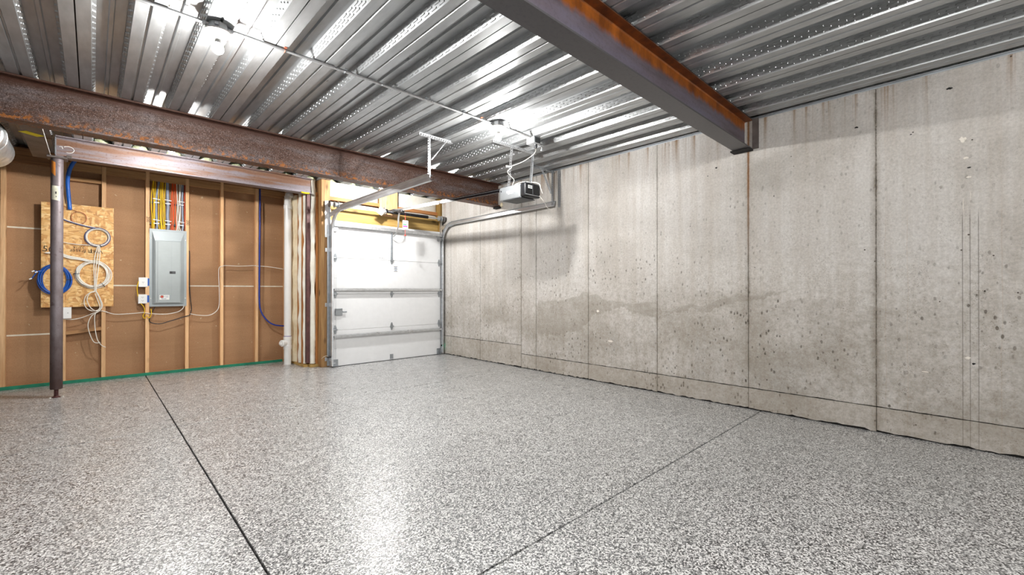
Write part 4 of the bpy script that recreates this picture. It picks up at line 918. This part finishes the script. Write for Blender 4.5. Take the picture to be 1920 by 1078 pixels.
# cover: flat flange then a raised bevel up to the door frame
f0, f1 = -.006, -.030
vs = [(x, -.001, z) for x, z in o_]+[(x, f0, z) for x, z in o_]
m_ = [(px0+.028, pz0+.03), (px1-.028, pz0+.03), (px1-.028, pz1-.03), (px0+.028, pz1-.03)]; n_ = [(ix0-.006, iz0-.006), (ix1+.006, iz0-.006), (ix1+.006, iz1+.006), (ix0-.006, iz1+.006)]
vs += [(x, f0, z) for x, z in m_]+[(x, f1, z) for x, z in n_]
fs = [(0, 3, 2, 1)]
for A in (0, 4, 8):
    for k in range(4): fs.append((A+k, A+(k+1) % 4, A+4+(k+1) % 4, A+4+k))
fs.append((12, 13, 14, 15)); b.add(vs, fs); b.build('cover', M['panel_grey'], ep)
dr = MB().box((ix0, -.040, iz0), (ix1, -.031, iz1), .003).build('door', M['panel_door'], ep)
MB().box((ix0+.022, -.0415, iz0+.01), (ix0+.024, -.0395, iz1-.01)).build('door_crease', M['opener_dark'], dr)
MB().box((ix0+.172, -.0415, iz0+.06), (ix0+.174, -.0395, iz1-.02)).build('door_crease', M['panel_grey'], dr)
p = at(324, 511, 'y', YS-.04); b = MB().box((p.x-.035, -.044, p.z-.017), (p.x+.03, -.0395, p.z+.017), .001); b.build('latch', M['black_plastic'], dr); MB().box((p.x-.008, -.0475, p.z-.012), (p.x+.024, -.043, p.z+.010), .001).build('latch_slide', M['opener_dark'], dr)
p = at(308, 557.5, 'y', YS-.04); st_ = MB().box((p.x-.052, -.0412, p.z-.032), (p.x+.055, -.0398, p.z+.032)).build('safety_sticker', M['paper'], dr, label='white sticker with a red-brown ring')
a4 = [(p.x-.024+.020*math.cos(2*PI*k/24), -.0415, p.z+.009+.016*math.sin(2*PI*k/24)) for k in range(24)]
MB().tube(a4, .0022, 5, closed=True).build('door_print', M['maroon_steel'], dr)
MB().lathe([(.014, -.0008), (.014, .0)], (p.x-.024, -.0412, p.z+.009), 16, 'y').build('door_print', M['rope_red'], dr)
for k in range(4): MB().box((p.x+.008, -.0417, p.z+.018-k*.007), (p.x+.045, -.0411, p.z+.0205-k*.007)).build('door_print', M['cable_grey'], dr)
MB().box((p.x-.028, -.0417, p.z-.022), (p.x+.022, -.0411, p.z-.017)).build('door_print', M['cable_navy'], dr)
for x, z in ((px0+.014, pz1-.13), (px1-.014, pz1-.13), (px0+.014, pz0+.11), (px1-.014, pz0+.11)):
    MB().lathe([(.004, -.004), (.007, -.002), (.007, 0)], (x, f0, z), 10, 'y').build('screw', M['chalk'], ep)
for z in (iz0+.08, (iz0+iz1)/2, iz1-.15): MB().tube([(ix0-.003, -.037, z-.02), (ix0-.003, -.037, z+.02)], .004, 6).build('hinge', M['panel_grey'], ep)
# cables entering the top of the panel, stacked on two rows of cable stackers
rows = [('yellow', M['cable_yellow'], [285, 288.5, 290.5]), ('grey', M['cable_grey'], [294]), ('yellow', M['cable_yellow'], [298.5, 301, 303.5, 306, 309]), ('grey', M['cable_grey'], [315]),
        ('orange', M['cable_orange'], [321.5, 324, 326.5, 330]), ('white', M['cable_white'], [333, 336, 338.5]), ('grey', M['cable_grey'], [343]), ('red', M['cable_red'], [347])]
rnd = random.Random(2); gi = 0
wh = {('yellow', 0): 'yellow cables beside the left stud above the panel', ('yellow', 2): 'yellow cable bundle left of the thick grey cable above the panel', ('orange', 4): 'orange cables right of the thick grey cable above the panel', ('white', 5): 'white cables right of the orange ones above the panel'}
single = {1: 'slim blue-grey cable between the yellow bundles above the panel', 3: 'thick blue-grey service cable in the middle above the panel', 6: 'blue-grey cable at the right above the panel', 7: 'red cable beside the right stud above the panel'}
for ri, (nm, m, xs_) in enumerate(rows):
    for k, xx in enumerate(xs_):
        xx = xx-.5
        r = {1: .013, 3: .019, 6: .012}.get(ri, .0055)
        x0_ = at(xx, 370, 'y', YS+.02).x; lean = rnd.uniform(-.02, .025) if len(xs_) > 1 else {1: .045, 3: -.01, 6: .0, 7: .0}[ri]
        yk = YS+.03-.012*(k % 2)-rnd.random()*.008
        wob_ = lambda s=.006: rnd.uniform(-s, s)
        P = [(x0_+lean, yk+.02, 2.76), (x0_+lean*.5, yk, 2.60), (x0_+wob_(.004), yk, 2.42), (x0_+wob_(), yk, 2.30), (x0_+wob_(.004), yk, 2.16), (x0_+wob_(.010), yk, 2.04), (x0_+rnd.uniform(-.012, .012), yk, 1.955)]
        OR = ['leftmost', 'second', 'third', 'fourth', 'rightmost']; n_ = len(xs_)
        lab = single.get(ri) or (OR[k] if k < n_-1 else 'rightmost')+' of the '+{0: 'three yellow cables beside the left stud above the panel', 2: 'five yellow cables left of the thick grey one above the panel', 4: 'four orange cables above the panel', 5: 'three white cables above the panel'}[ri]
        o = cablep('power_cable', P, r, m, n=8, seg=5, label=lab, cat='cable')
        if n_ > 1: o['group'] = wh[(nm, ri)]
for z in (2.385, 2.10):
    cs2 = empty('cable_stacker', (0, YS+.01, z), label='row of white cable stacker clips, '+('upper one' if z > 2.2 else 'lower one')+' above the panel', cat='cable clip')
    for xx in (293.5, 315, 339.5):
        x = at(xx, 370, 'y', YS+.02).x; b = MB().bar((x-.038, -.006, .004), (x+.038, -.006, -.004), .009, .006); b.box((x-.03, .0, -.05), (x+.03, .05, -.04)); b.build('clip_bar', M['plastic_white'], cs2)
    b = MB().box((.556, .045, -.055), (.94, .05, -.03)); b.build('clip_rail', M['cable_black'], cs2)
# outlets left of the panel
for (pa, pb_, l) in (((260, 520), (277, 538), 'upper white outlet box beside the breaker panel'), ((259, 552), (276, 569), 'lower white duplex outlet beside the breaker panel')):
    a_ = at(*pa, 'y', YS-.02); c_ = at(*pb_, 'y', YS-.02); cx_, cz_ = (a_.x+c_.x)/2, (a_.z+c_.z)/2
    e = empty('wall_outlet', (cx_, YS, cz_), label=l, cat='outlet'); hw_, hh_ = (c_.x-a_.x)/2, (a_.z-c_.z)/2
    MB().box((-hw_, -.012, -hh_), (hw_, -.003, hh_), .003).build('cover_plate', M['plastic_white'], e)
    MB().box((-hw_+.012, -.004, -hh_+.01), (hw_+.0, .06, hh_-.01), .002).build('box', M['box_blue'], e)
    MB().box((hw_-.003, -.004, -hh_+.015), (hw_+.03, -.001, hh_-.012)).build('box_ear', M['box_blue'], e, label='blue box flange')
    for zz in ((.0,) if 'upper' in l else (.022, -.022)):
        b = MB().lathe([(.019, -.0145), (.019, -.012)], (0, 0, zz), 20, 'y'); b.build('socket_face', M['plastic_white'], e)
        b = MB().box((-.009, -.0155, zz-.004), (-.006, -.0143, zz+.008)); b.box((.006, -.0155, zz-.004), (.009, -.0143, zz+.008)); b.lathe([(.003, -.0155), (.003, -.0143)], (0, 0, zz-.010), 8, 'y'); b.build('socket_slots', M['opener_dark'], e)
# loose cables on the studs
def wall_cable(lab, L, r, m, y=YS-.008, cat='cable'): return cablep('cable', pxl(L, y), r, m, n=6, seg=6, label=lab, cat=cat)
wall_cable('yellow cable joining the two outlets', [(260, 527), (257, 540), (259, 556)], .005, M['cable_yellow'])
wall_cable('yellow cable looping under the lower outlet', [(264, 569), (270, 576), (271, 586), (268, 592), (271, 597), (275, 592, .012), (280, 596, .014), (284, 588, .01), (283, 579)], .005, M['cable_yellow'])
wall_cable('white cable running across the studs left of the panel', [(118, 598), (135, 599), (155, 595), (178, 586), (192, 583, .004), (215, 589), (245, 588), (268, 586), (275, 587, .004), (284, 588), (310, 589), (332, 585), (342, 579), (345, 573)], .0048, M['cable_white'], YS-.006)
wall_cable('black cable looping below the breaker panel', [(290, 576), (284, 588), (280, 600), (284, 605), (300, 607), (322, 601), (345, 594), (352, 592, .01), (356, 590), (359, 578), (357, 560), (355, 530), (355.5, 480), (355, 470)], .0058, M['cable_black'], YS-.006)
wall_cable('white cable sagging between the studs right of the panel', [(356, 588), (372, 591), (392, 591), (406, 583), (411, 570), (411, 540), (410, 515), (411, 502, .0), (417, 499, .006), (424, 498), (450, 499), (476, 498), (482, 499, .008), (490, 499), (510, 501), (534, 505)], .0048, M['cable_white'], YS-.006)

# ================================================================== DUCTS AT THE LEFT EDGE
dc = empty('flex_duct', (-.73, 6.05, 2.50), label='silver foil flexible duct end at the left edge below the rusty beam', cat='duct')
b = MB(); vs = []; fs = []; n = 30; prof_ = []
for k in range(34):
    t = k/33; prof_.append((.165+.006*math.sin(k*2.4)+(.012 if k in (3, 4) else 0), -.25+t*.75))
o = MB().lathe([(.05, -.27), (.14, -.262)]+prof_, (0, 0, 0), n, 'y').build('foil_sleeve', M['foil'], dc, smooth=2)
b = MB(); b.tube([(.172*math.cos(2*PI*k/30), -.14+.004*math.sin(5*k), .172*math.sin(2*PI*k/30)) for k in range(30)], .012, 6, closed=True); b.build('foil_tape', M['foil'], dc, smooth=2)
for k in range(16):
    a = 2*PI*k/16
    MB().tube([(.174*math.cos(a), -.16, .174*math.sin(a)), (.177*math.cos(a+.06), -.10, .177*math.sin(a+.06))], .0035, 5).build('tape_fold', M['copper'] if k % 3 == 0 else M['foil'], dc)
dw = empty('ribbed_pipe', (-.555, 4.86, 2.68), label='white ribbed pipe end touching the left edge in front of the rusty beam', cat='duct')
MB().lathe([(.075+(.004 if k % 2 else 0), -.25+k*.008) for k in range(38)], (0, 0, 0), 28, 'x').build('ribbed_sleeve', M['plastic_white'], dw, smooth=False)
for k in range(2):
    P = [at(-8, 251+4*k, 'y', YS-.014), at(20, 257+4*k, 'y', YS-.014), at(52, 264+3*k, 'y', YS-.014), at(85, 268+4*k, 'y', YS-.014)]
    cablep('grey_cable', P, .010, M['cable_grey'], label=('upper' if k == 0 else 'lower')+' grey cable running along the rim board behind the stub girder', cat='cable')
bpy.context.view_layer.update()
